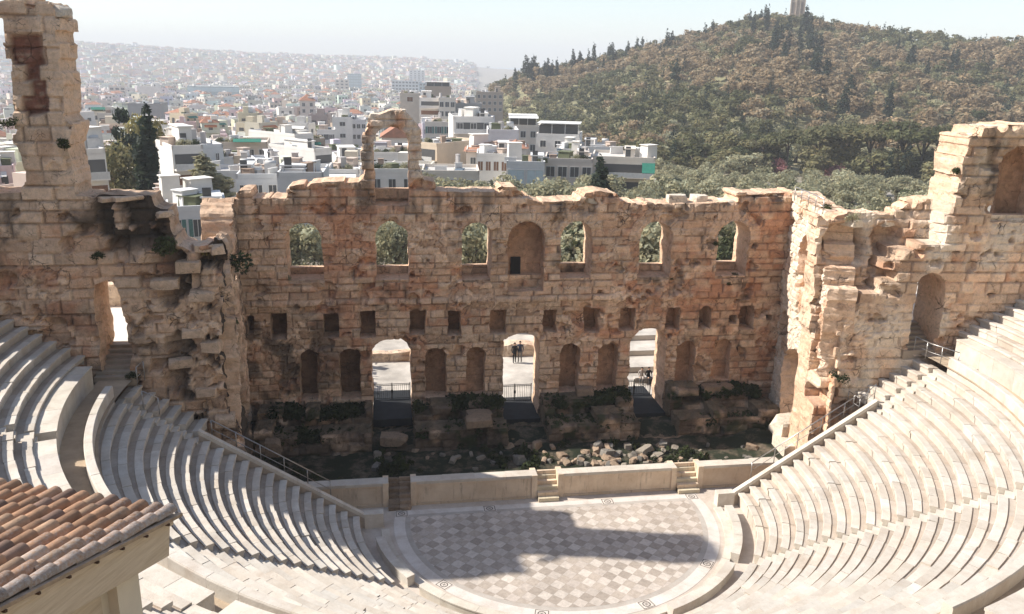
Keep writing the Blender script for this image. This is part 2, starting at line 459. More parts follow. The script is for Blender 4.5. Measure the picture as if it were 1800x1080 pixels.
# ================================================================ THE STAGE WALL
YS = 12.12
FS = Frame((0, YS, 0), (1, 0, 0))
def bx(x0, x1, y0, y1, fr=FS):
    """pixel box (left, right, top, bottom) on a wall frame -> u0,u1,v0,v1"""
    ym = 0.5*(y0+y1); xm = 0.5*(x0+x1)
    return fr.px(x0, ym)[0], fr.px(x1, ym)[0], fr.px(xm, y1)[1], fr.px(xm, y0)[1]
UPPER = [(503, 567, 392, 498), (660, 718, 391, 497), (812, 864, 391, 497), (986, 1041, 390, 494), (1124, 1181, 390, 492), (1261, 1316, 389, 490)]
UPPER_SILL = [470, 468, 466, 463, 464, 460]
DOORNICHE = (893, 957, 390, 512)
HOLES = [(434, 447, 557, 588, 0), (475, 505, 552, 598, 0), (568, 596, 551, 595, 0), (633, 660, 548, 594, 0), (720, 748, 548, 590, 0), (787, 811, 547, 590, 0),
         (862, 890, 545, 587, 0), (954, 979, 545, 585, 0), (1028, 1055, 543, 586, 0), (1090, 1117, 542, 582, 0), (1171, 1195, 540, 580, 0), (1229, 1250, 538, 578, 1),
         (1281, 1295, 555, 570, 0), (1299, 1326, 538, 579, 0), (1345, 1358, 553, 564, 0)]
NICHES = [(527, 558, 617, 704), (597, 634, 612, 702), (747, 785, 611, 698), (820, 853, 609, 695), (984, 1019, 604, 690), (1050, 1085, 604, 686), (1188, 1222, 600, 680), (1253, 1284, 596, 668)]
GATES = [(654, 724, 597, 745), (884, 948, 586, 745), (1105, 1168, 579, 738)]
G_TOP = [(385, 362), (385, 358), (412, 358), (420, 336), (441, 334), (443, 350), (470, 350), (505, 351), (506, 326), (535, 322), (540, 331), (547, 324), (600, 322), (634, 318),
         (640, 300), (637, 260), (640, 232), (650, 215), (664, 200), (680, 193), (694, 190), (712, 196), (726, 209), (737, 228), (741, 260), (738, 300), (745, 319), (764, 322), (765, 336),
         (878, 338), (884, 328), (906, 328), (921, 338), (926, 348), (955, 355), (1020, 356), (1028, 338), (1056, 334), (1085, 341), (1086, 356), (1170, 359), (1246, 359), (1296, 354), (1297, 341), (1385, 338), (1392, 338)]
stage_wall = empty("stage_wall", (0, YS, 0.0), "huge ruined brown stone wall with rows of arched windows and niches behind the stage", "ruined wall")
_out = [FS.px(x, y) for (x, y) in G_TOP]
_out = [(-19.3, -0.6), (-19.3, _out[0][1])] + [q for q in _out] + [(18.6, _out[-1][1]), (18.6, -0.6)]
_arch = bx(657, 719, 224, 345)
_rag = random.Random(3)
def _stage_sdf(u, v):
    idr, jd, uc, vc = ST_STAGE.ash(u, v)
    n = (fbm(u*1.7, v*1.7, 2.0, 3, 5)-0.5)
    s = poly_sdf(_out, u, v)+n*0.16+np.where(v > 14.6, (idr-0.5)*0.22, 0)
    o = np.full(u.shape, -1e3)
    for b in UPPER: o = np.maximum(o, arch_sdf(u, v, *bx(*b)))
    o = np.maximum(o, arch_sdf(u, v, *bx(*DOORNICHE)))
    for b in GATES: o = np.maximum(o, arch_sdf(u, v, *bx(*b), flat=0.75))
    for b in NICHES: o = np.maximum(o, arch_sdf(u, v, *bx(*b)))
    for b in HOLES:
        q = bx(*b[:4]); o = np.maximum(o, arch_sdf(u, v, *q) if b[4] else rect_sdf(u, v, *q))
    o = np.maximum(o, arch_sdf(u, v, _arch[0], _arch[1], _arch[2]-0.6, _arch[3]))
    return np.minimum(s, -(o+n*0.20))
def _stage_extra(u, v, w, c, idr, m):
    # grey vertical run-off and soot on the left part, red bands, ring of voussoirs round the upper arches
    soot = sstep(-9, -15, u)*sstep(0.45, 0.62, fbm(u*0.9, v*0.8, 3, 4, 91))*sstep(10.5, 8.0, v)
    c = lerp(c, DARK, soot*0.75)
    for b in UPPER+[DOORNICHE]:
        q = bx(*b); r = 0.5*(q[1]-q[0]); ucn = 0.5*(q[0]+q[1]); vs_ = q[3]-r
        d = np.hypot(u-ucn, v-vs_)-r; ring = (d > 0.02) & (d < 0.75) & (v > vs_-0.2)
        ang = np.arctan2(v-vs_, u-ucn)/(PI/9); fj = np.abs(ang-np.round(ang))*r*0.5
        w = np.where(ring, w*0.7+0.05-0.07*(1-sstep(0, .07, fj)), w)
        c = np.where(ring[..., None], lerp(c, CREAM*0.93, 0.35+0.3*vnoise(np.round(ang+0.5)*3.3, 0*u+ucn, 0, 4)), c)
    la = sstep(16.6, 17.6, v); c = lerp(c, PALE*.95, la*.8*sstep(.25, .55, fbm(u, v, 3, 3, 95)))
    band = sstep(0.5, 0.0, np.abs(v-9.2))*0.16+sstep(0.35, 0.0, np.abs(v-2.45))*0.12
    top = sstep(14.2, 15.6, v)*sstep(0.45, 0.7, fbm(u*1.6, v*0.22, 6, 4, 97)); c = lerp(c, DARK*1.6, top*0.7)
    low = sstep(2.6, 1.2, v)*sstep(0.38, 0.6, fbm(u*0.6, v*0.6, 8, 4, 99)); c = lerp(c, DARK, low*0.75)
    grey = sstep(10.0, 11.5, u)*sstep(13.2, 12.2, u)*sstep(10.5, 12.5, v)*0.0
    return w+band, c
ST_STAGE = stone(11, (-20, 19), (-1, 23), rubble=0.46, red=0.54, dark=0.35, relief=0.8, extra=_stage_extra)
TH_S = 2.4
sw_body = masonry("wall", FS, _stage_sdf, (-19.4, 18.6), (-0.4, 21.9), 0.095, TH_S, ST_STAGE, stage_wall, seed=3, K=8)
def liner(name, fr, q, depth, th, parent, seed, arch=True, style=None, m=0.06, res=0.11, tint=1.0):
    """blind back of a niche, a slab standing inside the opening"""
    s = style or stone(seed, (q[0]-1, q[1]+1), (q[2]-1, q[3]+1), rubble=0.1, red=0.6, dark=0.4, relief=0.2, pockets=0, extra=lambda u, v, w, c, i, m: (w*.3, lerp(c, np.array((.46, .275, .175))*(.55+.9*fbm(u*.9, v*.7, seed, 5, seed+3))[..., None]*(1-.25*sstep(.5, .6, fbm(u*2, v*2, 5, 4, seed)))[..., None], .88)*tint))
    f = Frame(fr.O-fr.N*depth, fr.U)
    def sd(u, v): return arch_sdf(u, v, q[0]-m, q[1]+m, q[2]-m, q[3]+m) if arch else rect_sdf(u, v, q[0]-m, q[1]+m, q[2]-m, q[3]+m)
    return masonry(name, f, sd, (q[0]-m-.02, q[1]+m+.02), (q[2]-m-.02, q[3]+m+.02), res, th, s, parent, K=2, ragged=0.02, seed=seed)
for i, b in enumerate(NICHES): liner("niche", FS, bx(*b), (1.25, 1.3, 1.1, 0.8, 1.1, 1.05, 1.1, 0.75)[i], 0.3, stage_wall, 200+i, tint=(.55, .5, .8, .95, .9, 1.0, 1.1, 1.25)[i])  # backs tinted darker towards the left, niche shade put into the colour
for i, b in enumerate(HOLES): liner("beam_socket", FS, bx(*b[:4]), 1.1+0.2*(i % 3), 0.2, stage_wall, 230+i, bool(b[4]), tint=(.5, .45, .6, .6, .7, .65, .95, .8, .9, 1.0, 1.0, .9, .9, .6, .5)[i])  # socket shade put into the tint as well
for i, b in enumerate(UPPER):
    q = bx(*b)
    v1 = FS.px(0.5*(b[0]+b[1]), UPPER_SILL[i])
    # the parapet stands at the back of the opening
    zt = at_y(0.5*(b[0]+b[1]), UPPER_SILL[i], YS+TH_S-0.25)[2]
    liner("window_parapet", FS, (q[0], q[1], q[2]-0.05, zt), TH_S-0.55, 0.45, stage_wall, 260+i, False, stone(260+i, (q[0]-1, q[1]+1), (q[2]-1, zt+1), 0.2, 0.2, 0.3, 0.2, pockets=0))
    liner("window_ledge", Frame((0, YS-0.02, 0), (1, 0, 0)), (q[0], q[1], q[2]-0.25, q[2]+0.10), 0.12, TH_S-0.7, stage_wall, 280+i, False, stone(280+i, (q[0]-1, q[1]+1), (q[2]-1, q[2]+1), 0.2, 0.2, 0.45, 0.15, pockets=0))
_q = bx(*DOORNICHE)
dn = liner("niche", FS, _q, 1.25, 0.4, stage_wall, 300, True, tint=1.12)
dn["label"] = "tall blind arched niche with a small black doorway"
M_BLACK = simple_mat("dark_timber_door", (.012, .011, .012), 0.7, 0.3)
d0 = at_y(897, 490, YS+1.15); d1 = at_y(915, 452, YS+1.15)
mb = MB(); mb.box(((d0[0]+d1[0])/2, YS+1.17, (d0[2]+d1[2])/2), (d1[0]-d0[0], 0.14, d1[2]-d0[2]), 0)
mb.build("door", M_BLACK, stage_wall)
liner("window_ledge", Frame((0, YS-0.02, 0), (1, 0, 0)), (_q[0], _q[1], _q[2]-0.2, _q[2]+0.85), 0.75, 0.45, stage_wall, 301, False, stone(301, (_q[0]-1, _q[1]+1), (_q[2]-1, _q[2]+1), 0.2, 0.3, 0.3, 0.15, pockets=0))
_q = _arch
liner("window_parapet", FS, (_q[0], _q[1], _q[2]-0.65, _q[2]+0.15), TH_S-0.6, 0.5, stage_wall, 303, False, stone(303, (_q[0]-1, _q[1]+1), (_q[2]-1, _q[2]+1), 0.2, 0.2, 0.5, 0.2, pockets=0))
# stones left lying along the wall top
for i, (x, y, w, h, d) in enumerate([(430, 343, .9, .75, 1.0), (519, 330, .95, .55, 1.2), (660, 204, .9, .55, 1.3), (700, 196, .9, .5, 1.4), (895, 334, .85, .45, 1.2), (1042, 345, 1.5, .55, 1.3),
                                     (1190, 347, 1.25, .7, 1.2), (1231, 350, .95, .95, 1.0), (1275, 353, 1.2, .45, 1.3), (1318, 344, 1.1, .45, 1.4), (1352, 341, 1.2, .4, 1.4), (556, 329, .7, .4, 1.1),
                                     (600, 324, 1.2, .35, 1.2), (980, 356, 1.7, .3, 1.1), (1120, 358, 2.2, .22, 1.2)]):
    p = at_y(x, y, YS+0.9)
    rock("capping_block", (p[0], YS+1.0+0.25*math.sin(i*2.1), p[2]-h*0.75), (w, d, h), 400+i, 0.1*math.sin(i*5), parent=stage_wall, base=PALE*(0.86+0.1*math.sin(i)))
# ================================================================ SIDE WALLS OF THE STAGE
FLR = Frame((-16.9, 2.9, 0), (-1.1, 9.2, 0))        # left return wall, seen edge-on
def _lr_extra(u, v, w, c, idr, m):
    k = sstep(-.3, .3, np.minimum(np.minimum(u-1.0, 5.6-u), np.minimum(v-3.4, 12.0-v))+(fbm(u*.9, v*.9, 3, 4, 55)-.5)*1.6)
    return w-1.0*k, lerp(c, DARK*np.array((.7, .85, .6)), k*.95)  # hollow coloured near black, standing in for the shaded, overgrown gap
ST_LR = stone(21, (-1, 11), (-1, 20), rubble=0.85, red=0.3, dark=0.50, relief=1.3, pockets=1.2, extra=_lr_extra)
_lr_len = math.hypot(1.1, 9.2)
def _lr_sdf(u, v):
    n = (fbm(u*1.2, v*1.2, 4, 4, 31)-0.5)
    P = [(-0.2, -0.6), (-0.2, 13.4), (1.6, 14.6), (2.4, 13.8), (3.6, 12.2), (5.0, 11.2), (6.4, 12.0), (7.4, 15.4), (_lr_len+.5, 16.2), (_lr_len+.5, -0.6)]
    s = poly_sdf(P, u, v)+n*0.6
    o = arch_sdf(u, v, 5.6, 8.2, 0.2, 4.4)
    return np.minimum(s, -(o+n*0.9))
left_return = empty("side_wall", (-17.4, 7.5, 0), "dark broken side wall seen edge on between the stage wall and the eroded pier", "ruined wall")
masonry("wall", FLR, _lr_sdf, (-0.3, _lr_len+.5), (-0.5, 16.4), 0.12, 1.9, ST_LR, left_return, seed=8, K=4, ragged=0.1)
FRR = Frame((18.15, 12.0, 0), (-2.1, -9.35, 0))      # right return wall, sunlit, facing left
RL = math.hypot(2.1, 9.35)
ST_RR = stone(23, (-1, 11), (-1, 20), rubble=0.55, red=0.40, dark=0.12, relief=1.1, pale=0.55)
_rr_out = [FRR.px(*p) for p in ((1385, 338), (1398, 341), (1412, 352), (1430, 366), (1448, 375), (1466, 388))]
_rr_out = [(-0.4, -0.6), (-0.4, _rr_out[0][1])]+[q for q in _rr_out if q[0] < RL-2.3]+[(RL-2.2, 15.9), (RL-2.1, 14.5), (RL-1.5, 14.4), (RL-1.45, 13.3), (RL-.8, 13.2), (RL-.75, 12.2), (RL+.1, 12.1), (RL+0.1, 9.6), (RL-0.25, 9.0), (RL-0.1, 7.4), (RL, 6.6), (RL, -0.6)]
RW = [FRR.px(*p) for p in ((1401, 505), (1433, 507), (1435, 440), (1426, 414), (1412, 414), (1403, 440))]
RD = [FRR.px(*p) for p in ((1370, 740), (1409, 735), (1412, 650), (1400, 615), (1385, 612), (1374, 630))]
RN = [FRR.px(*p) for p in ((1411, 735), (1432, 735), (1437, 665), (1429, 650), (1420, 652), (1414, 668))]
RB = [FRR.px(*p) for p in ((1425, 612), (1440, 600), (1441, 560), (1434, 545), (1427, 570))]
RC = [FRR.px(*p) for p in ((1366, 590), (1380, 590), (1384, 560), (1380, 545), (1372, 550))]
def _rr_sdf(u, v):
    idr, jd, uc, vc = ST_RR.ash(u, v); n = (fbm(u*1.5, v*1.5, 6, 3, 33)-0.5)
    s = poly_sdf(_rr_out, u, v)+n*0.3+np.where(v > 13, (idr-0.5)*0.3, 0)
    o = np.full(u.shape, -1e3)
    for P in (RW, RD, RN, RB, RC): o = np.maximum(o, poly_sdf(P, u, v))
    return np.minimum(s, -(o+n*0.2))
right_return = empty("side_wall", (17.2, 7.3, 0), "sunlit pale side wall with one arched window standing right of the stage", "ruined wall")
masonry("wall", FRR, _rr_sdf, (-0.4, RL+0.1), (-0.5, 17.9), 0.095, 1.7, ST_RR, right_return, seed=9, K=6, ragged=0.08)
def poly_liner(fr, P, depth, parent, seed, red=0.7, name="niche"):
    P = np.array(P); q = (P[:, 0].min(), P[:, 0].max(), P[:, 1].min(), P[:, 1].max())
    return liner(name, fr, q, depth, 0.2, parent, seed, False, stone(seed, (q[0]-1, q[1]+1), (q[2]-1, q[3]+1), 0.3, red, 0.2, 0.2, pockets=0))
poly_liner(FRR, RW, 0.9, right_return, 310); poly_liner(FRR, RN, 0.7, right_return, 311); poly_liner(FRR, RB, 0.6, right_return, 312); poly_liner(FRR, RC, 1.0, right_return, 313)
# ================================================================ WING WALLS
YW = 2.2
FW = Frame((0, YW, 0), (1, 0, 0))
def wpx(L): return [FW.px(*p) for p in L]
L_OUT = wpx([(0, 345), (44, 344), (40, 300), (30, 262), (22, 246), (30, 225), (24, 180), (17, 120), (8, 70), (4, 30), (-6, 8), (12, -12), (40, -6), (46, 15), (58, 16), (64, 4), (84, 3), (97, 16), (99, 60), (104, 110), (110, 160),
             (113, 205), (124, 220), (119, 245), (126, 300), (131, 347), (162, 347), (166, 342), (262, 344), (272, 362), (293, 372), (299, 405), (312, 432), (342, 446), (350, 428), (384, 428), (392, 470), (384, 520), (394, 560), (386, 620), (398, 680), (404, 730), (420, 770), (428, 800)])
_z0 = L_OUT[0][1]
L_OUT = [(-38.0, -0.5), (-38.0, 26.4), (-33.5, 26.0), (-33.2, 24.2), (-30.4, 23.4), (-29.6, 21.0), (-28.6, _z0+.2), (-28.2, _z0)]+L_OUT+[(-16.6, -0.5)]
L_DOOR = bx(168, 223, 498, 660, FW)
BRICK = np.array((.19, .075, .05))
BRK = [(52, 68), (76, 68), (76, 95), (80, 120), (82, 160), (86, 170), (86, 205), (50, 210), (48, 165), (36, 160), (36, 120), (30, 100), (22, 70)]
ASH_T = Ashlar(16, 28, -39, -16, 77, (.62, .78), (.8, 1.5))
def _l_extra(u, v, w, c, idr, m):
    # red brick core showing down the tower
    # deep hollows and dark growth where the facing is gone near the inner end
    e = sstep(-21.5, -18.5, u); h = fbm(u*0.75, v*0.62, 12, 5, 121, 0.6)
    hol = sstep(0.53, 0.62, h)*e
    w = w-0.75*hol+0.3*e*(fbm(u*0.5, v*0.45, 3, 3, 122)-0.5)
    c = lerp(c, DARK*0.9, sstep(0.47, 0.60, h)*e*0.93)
    # the tower: big squared blocks, with a ragged red brick core
    i2, j2, uc2, vc2 = ASH_T(u, v); tw = sstep(16.9, 17.1, v)*sstep(-28.3, -28.0, u)*sstep(-22.9, -23.2, u)
    w = w*(1-tw*.75)+tw*(-0.10*(1-sstep(0.0, .07, j2))+(i2-.5)*.12)
    tc = lerp(CREAM*(.72+.38*i2[..., None]), TAN*.95, sstep(.5, .66, fbm(u*.7, v*.7, 3, 4, 131))*.8); tc = lerp(tc, DARK*1.6, sstep(.06, 0, j2)*.6+.0*u)
    tc = lerp(tc, DARK*1.6, sstep(.57, .70, fbm(u*.6+7, v*.45, 3, 5, 133))*.6); c = lerp(c, tc, tw*.92)
    b2 = poly_sdf(wpx(BRK), uc2*.5+u*.5, vc2*.5+v*.5)+(i2-.5)*.35; bk = sstep(-.05, .05, b2)*sstep(17.6, 18, v)
    fine_ = vnoise(u*5, v*14, 0, 3); w = w-.30*bk; c = lerp(c, BRICK*(.75+.7*fine_[..., None]), bk*.93); c = lerp(c, CREAM*.6, bk*sstep(.80, .9, vnoise(u*3, v*9, 2, 5))*.6)
    c = lerp(c, DARK, sstep(16.95, 17.4, v)*sstep(19.6, 18.2, v)*sstep(-25.9, -25.6, u)*sstep(-24.8, -25.0, u)*.0)
    # black patches under the ledge beside the tower
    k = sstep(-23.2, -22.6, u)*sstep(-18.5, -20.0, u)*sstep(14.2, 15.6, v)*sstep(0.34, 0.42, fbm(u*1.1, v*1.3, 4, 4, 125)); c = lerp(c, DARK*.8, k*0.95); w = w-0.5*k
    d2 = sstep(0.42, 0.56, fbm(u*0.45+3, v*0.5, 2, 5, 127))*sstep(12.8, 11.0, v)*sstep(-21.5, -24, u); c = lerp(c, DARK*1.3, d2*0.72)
    # course of squared pale blocks on the tower's edge
    q = sstep(-24.45, -24.3, u)*sstep(-23.0, -23.2, u)*sstep(17.0, 17.3, v); c = lerp(c, CREAM*(0.88+0.25*idr[..., None]), q*0.75)
    return w, c
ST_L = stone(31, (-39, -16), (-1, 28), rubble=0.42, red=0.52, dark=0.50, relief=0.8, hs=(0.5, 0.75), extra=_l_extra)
def _l_sdf(u, v):
    idr, jd, uc, vc = ST_L.ash(u, v); n = (fbm(u*1.3, v*1.3, 8, 3, 35)-0.5)
    e = sstep(-20, -18, u)
    s = poly_sdf(L_OUT, u, v)+n*(0.16+0.5*e)+np.where((v > 14) | (u > -18.5), (idr-0.5)*0.25, 0)
    q = L_DOOR; o = poly_sdf([(q[0], q[2]), (q[1]-.1, q[2]), (q[1]+.1, q[2]+0.9), (q[1]-.2, q[3]-.35), (q[0]+.9, q[3]+.15), (q[0]+.1, q[3]-.1)], u, v)
    return np.minimum(s, -(o+n*0.25))
left_wing = empty("wing_wall", (-25, YW+1.0, 8), "tall brown ruined wall with broken tower, doorway and red brick core beyond the shaded seats", "ruined wall")
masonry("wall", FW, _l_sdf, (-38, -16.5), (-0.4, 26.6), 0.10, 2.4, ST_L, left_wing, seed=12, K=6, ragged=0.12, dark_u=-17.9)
for i, (x, y, w, h) in enumerate([(20, 10, 1.0, .7), (95, 14, 1.1, .55), (60, 20, .9, .35), (355, 430, .9, .35), (378, 432, .7, .45), (285, 372, .8, .35), (225, 345, 1.7, .2), (190, 346, 1.2, .25)]):
    p = at_y(x, y, YW+0.8); rock("capping_block", (p[0], YW+0.9, p[2]-h*0.8), (w, 1.5, h), 430+i, 0.1*i, parent=left_wing, base=(PALE if y < 40 else CREAM)*0.85)
for i, (x, y, w, h, d) in enumerate([(290, 500, 1.3, .5, .7), (330, 470, 1.1, .6, .8), (355, 520, 1.2, .5, .9), (340, 585, 1.1, .5, .7), (372, 610, .9, .6, .9), (318, 640, 1.2, .5, .5), (365, 690, 1.0, .5, .8), (395, 740, 1.0, .6, .9)]):
    p = at_y(x, y, YW-d*0.1); rock("broken_block", (p[0], YW+d*0.15, p[2]-h/2), (w, d, h), 445+i, 0.15*math.sin(i*3), (0.05, 0.06*math.sin(i)), left_wing, CREAM*0.78, var=0.3)
# right wing: facing survives right of a stepped break, rubble core stands behind it on the left
FWR = Frame((16.2, YW+.15, 0), (math.cos(rad(5)), -math.sin(rad(5)), 0))
FWR.O = FWR.O-16.2*FWR.U
def wpr(L): return [FWR.px(*p) for p in L]
R_OUT = wpr([(1467, 392), (1474, 402), (1492, 388), (1510, 384), (1530, 388), (1560, 384), (1600, 386), (1612, 372), (1622, 366), (1655, 362), (1682, 360), (1688, 330), (1692, 300), (1698, 262), (1704, 240), (1718, 238), (1724, 240), (1728, 224), (1752, 222), (1760, 232), (1774, 224), (1800, 222)])
_u1, _v1 = R_OUT[-1]
R_OUT = [(15.95, -0.5), (15.95, 9.0), (15.75, 9.4), (15.75, 12.0), (15.6, R_OUT[0][1])]+R_OUT+[(_u1+3.0, _v1-.2), (_u1+3.4, _v1-1.2), (33.5, _v1-1.6), (34.0, 20.4), (38, 19.8), (38, -0.5)]
R_DOOR = bx(1604, 1655, 480, 624, FWR)
R_WIN = wpr([(1740, 392), (1792, 393), (1800, 330), (1800, 290), (1786, 268), (1772, 275), (1760, 300), (1752, 340)])
R_WIN = (R_WIN[0][0], R_WIN[0][0]+2.45, R_WIN[0][1], R_WIN[0][1]+4.3)
BREAK = wpr([(1458, 720), (1456, 640), (1466, 600), (1470, 560), (1478, 560), (1480, 532), (1502, 530), (1504, 512), (1535, 512), (1537, 490), (1560, 488), (1562, 470), (1580, 466), (1584, 450), (1622, 446), (1626, 430), (1650, 428), (1672, 396)])
BREAK = [(10, BREAK[0][1])]+BREAK+[(BREAK[-1][0], 30), (10, 30)]
VAULT = wpr([(1464, 470), (1466, 425), (1482, 402), (1515, 396), (1540, 404), (1548, 440), (1542, 474)])
VAULT2 = wpr([(1556, 460), (1552, 425), (1566, 402), (1600, 398), (1612, 415), (1600, 440), (1580, 462)])
def _r_extra(u, v, w, c, idr, m):
    _i, _j, ucb, vcb = ST_R.ash(u, v); b = poly_sdf(BREAK, ucb, vcb); k = sstep(-0.02, 0.02, b)*sstep(22.6, 22.0, u)
    deep = sstep(0.0, 2.2, b)
    w = w-k*(1.35+0.25*deep)*(0.9+0.2*_i)
    for P in (VAULT, VAULT2):
        q = poly_sdf(P, u, v); kk = sstep(-0.1, 0.5, q); w = w-0.85*kk; c = lerp(c, TAN*0.8, kk*0.6)
    c = lerp(c, PALE, k*0.2*(1-sstep(0.4, 0.7, fbm(u, v, 2, 3, 141))))
    j = sstep(21.6, 22.4, u)*sstep(16, 17, v); c = lerp(c, PALE*1.0, j*0.45*sstep(23.2, 22.2, u))
    return w, c
ST_R = stone(37, (15, 39), (-1, 24), rubble=0.45, red=0.34, dark=0.08, relief=0.9, hs=(0.45, 0.7), pale=0.32, extra=_r_extra)
def _r_sdf(u, v):
    idr, jd, uc, vc = ST_R.ash(u, v); n = (fbm(u*1.4, v*1.4, 9, 3, 37)-0.5)
    s = poly_sdf(R_OUT, u, v)+n*0.2+np.where(v > 13, (idr-0.5)*0.25, 0)
    o = np.maximum(arch_sdf(u, v, *R_DOOR), arch_sdf(u, v, *R_WIN))
    for k in range(1, 4): o = np.maximum(o, arch_sdf(u, v, R_WIN[0]+4.0*k, R_WIN[1]+4.0*k, R_WIN[2], R_WIN[3]-0.9))
    return np.minimum(s, -(o+n*0.22))
right_wing = empty("wing_wall", (24, YW+1.0, 8), "sunlit ruined wall with a stepped broken edge and small doorway above the bright seats", "ruined wall")
masonry("wall", FWR, _r_sdf, (15.4, 38), (-0.4, 22.2), 0.10, 2.9, ST_R, right_wing, seed=14, K=7, ragged=0.08)
for i, (x, y, w, h) in enumerate([(1716, 239, 1.7, .5), (1744, 225, 1.4, .55), (1790, 228, 1.6, .6), (1668, 361, 1.2, .5), (1630, 370, 1.1, .5), (1575, 390, 1.3, .4), (1515, 392, 1.2, .4)]):
    p = at_y(x, y, YW+0.9); rock("capping_block", (p[0], YW+(1.0 if x > 1660 else 1.9), p[2]-h*0.75-(0 if x > 1660 else .1)), (w if x > 1660 else w*.8, 1.7 if x > 1660 else .9, h), 470+i, 0.06*i, parent=right_wing, base=PALE)
for i, (x, y, w) in enumerate([]):
    p = at_y(x, y, YW+0.1); rock("broken_block", (p[0], YW+0.85, p[2]-.32), (w, 1.3, .60), 480+i, 0.05*math.sin(i*2), (0, 0), right_wing, CREAM*1.02, facets=5, rough=0.05)
_w = R_WIN
liner("window_parapet", FWR, (_w[0], _w[1], _w[2]-.1, _w[2]+.35), 0.25, 0.6, right_wing, 500, False, stone(500, (_w[0]-1, _w[1]+1), (_w[2]-1, _w[2]+1), 0.1, 0.1, 0.1, 0.1, pale=0.8, pockets=0))
liner("jamb_shade_slab", FWR, (_w[0]+1.2, _w[1], _w[2], _w[3]), 1.5, 0.4, right_wing, 501, False)  # added slab, its brown standing in for the shaded right reveal
# ================================================================ SEATING
def marble_mat(name, lo, hi, rough=0.75, bumpd=0.012):
    m, nt, b = new_mat(name); b.inputs['Roughness'].default_value = rough; b.inputs['Specular IOR Level'].default_value = 0.3
    co = objco(nt); n = noise_n(nt, 1.3, 6, 0.65, co); n2 = noise_n(nt, 14, 5, 0.7, co)
    base = ramp(nt, n, [(0.3, lo), (0.68, hi)])
    base = mixc(nt, base, attr(nt, "col"), 1.0, 'MULTIPLY')
    st = ramp(nt, noise_n(nt, 0.55, 8, 0.75, co, 0.6), [(0.50, 0.0), (0.70, 0.5)])
    base = mixc(nt, base, (.36, .27, .20), st)
    sp = ramp(nt, n2, [(0.28, (.55, .5, .45)), (0.42, (1, 1, 1))])
    base = mixc(nt, base, sp, 0.6, 'MULTIPLY')
    nt.links.new(base, b.inputs['Base Color']); bump(nt, b, n2, bumpd); return m
M_MARBLE = marble_mat("white_marble", (.51, .455, .388), (.64, .592, .525))
M_FOOT = marble_mat("worn_foot_stone", (.39, .325, .265), (.52, .45, .385))
M_EARTH = simple_mat("trodden_earth", (.40, .31, .22), 0.95, 0.18, 1.2, 0.02)
SL, R0, DR = 0.655, 10.7, 0.605
def seat_z(r): return SL*(r-9.66)+0.10
def block_profile(r, z, zp, lip=0.36, dr=DR):
    return [(r+.075, zp-.08), (r+.06, z-.15), (r+.003, z-.115), (r, z-.02), (r+.018, z), (r+lip, z+.004), (r+lip+.015, z-.05), (r+dr+.08, z-.052)]
def seat_row(name, parent, r, z, zp, th0, th1, seed, worn=0.0):
    """one row of marble seat blocks between two angles (th0 < th1); open joints between the blocks"""
    q = random.Random(seed); mb = MB(); t = th0
    while t < th1-1e-4:
        L = q.uniform(0.75, 1.7)/r; t1 = t+L
        if th1-t1 < 0.45/r: t1 = th1
        dz, dr_ = q.gauss(0, .009), q.gauss(0, .010); g = 0.007/r
        if q.random() < worn: dz -= q.uniform(.02, .06); dr_ += q.uniform(0, .06)
        k = 0.80+0.20*q.random(); wa = q.uniform(-.05, .06); c = (k, k*(1-wa*.5-.008), k*(1-wa-.02)); kf = 0.8+0.25*q.random(); cf = (kf, kf*.985, kf*.96)
        nseg = max(1, int((t1-t)*r/0.45)); P = block_profile(r+dr_, z+dz, zp)
        angs = [t+g+(t1-t-2*g)*i/nseg for i in range(nseg+1)]
        vs = []
        for a in angs:
            for j, (rr, zz) in enumerate(P):
                e = q.gauss(0, .006) if j in (2, 3, 4) else 0
                vs.append((rr*math.cos(a)+e*.5, rr*math.sin(a), zz+e))
        n = len(P)
        f1, f2 = [], []
        for i in range(nseg):
            for j in range(n-1):
                f = (i*n+j, (i+1)*n+j, (i+1)*n+j+1, i*n+j+1); (f2 if j >= 5 else f1).append(f)
        mb.add(vs, f1, 0, c)
        # seat and foot channel share the block but not the finish
        b = len(mb.v)-len(vs); mb2 = [tuple(x+b for x in f) for f in f2]
        for f in mb2: mb.f.append(f); mb.m.append(1); mb.sm.append(False)
        for a, rev in ((angs[0], 1), (angs[-1], 0)):
            pts = [(rr*math.cos(a), rr*math.sin(a), zz) for rr, zz in P]+[((r+DR+.08)*math.cos(a), (r+DR+.08)*math.sin(a), zp-.3), ((r+.075)*math.cos(a), (r+.075)*math.sin(a), zp-.3)]
            mb.add(pts, [tuple(range(len(pts)))[::-1] if rev else tuple(range(len(pts)))], 0, cf)
        t = t1
    return mb.build(name, [M_MARBLE, M_FOOT], parent, col=True)
def stair_flight(parent, th, rows, rz, w=0.72, off=0.0):
    """two steps to a seat row, cut down between the wedges"""
    mb = MB(); ct, s_ = math.cos(th), math.sin(th); q = random.Random(int(th*1000)+5)
    for (r, z, zp) in rows:
        for i in (0, 1):
            ra, rb = r+.31*i-0.02, r+.31*(i+1)+.02; zt = (zp+0.15 if i == 0 else z-0.06)+q.gauss(0, .006); zb = zp-0.35
            k = 0.85+0.15*q.random()
            vs = [(rr*ct-o*s_, rr*s_+o*ct, zz) for zz in (zb, zt) for rr, o in ((ra, -w/2+off), (rb, -w/2+off), (rb, w/2+off), (ra, w/2+off))]
            mb.add(vs, [(4,5,6,7), (0,1,5,4), (1,2,6,5), (2,3,7,6), (3,0,4,7)], 0, (k, k*.985, k*.96))
    return mb.build("stair_flight", [M_MARBLE], parent, col=True)
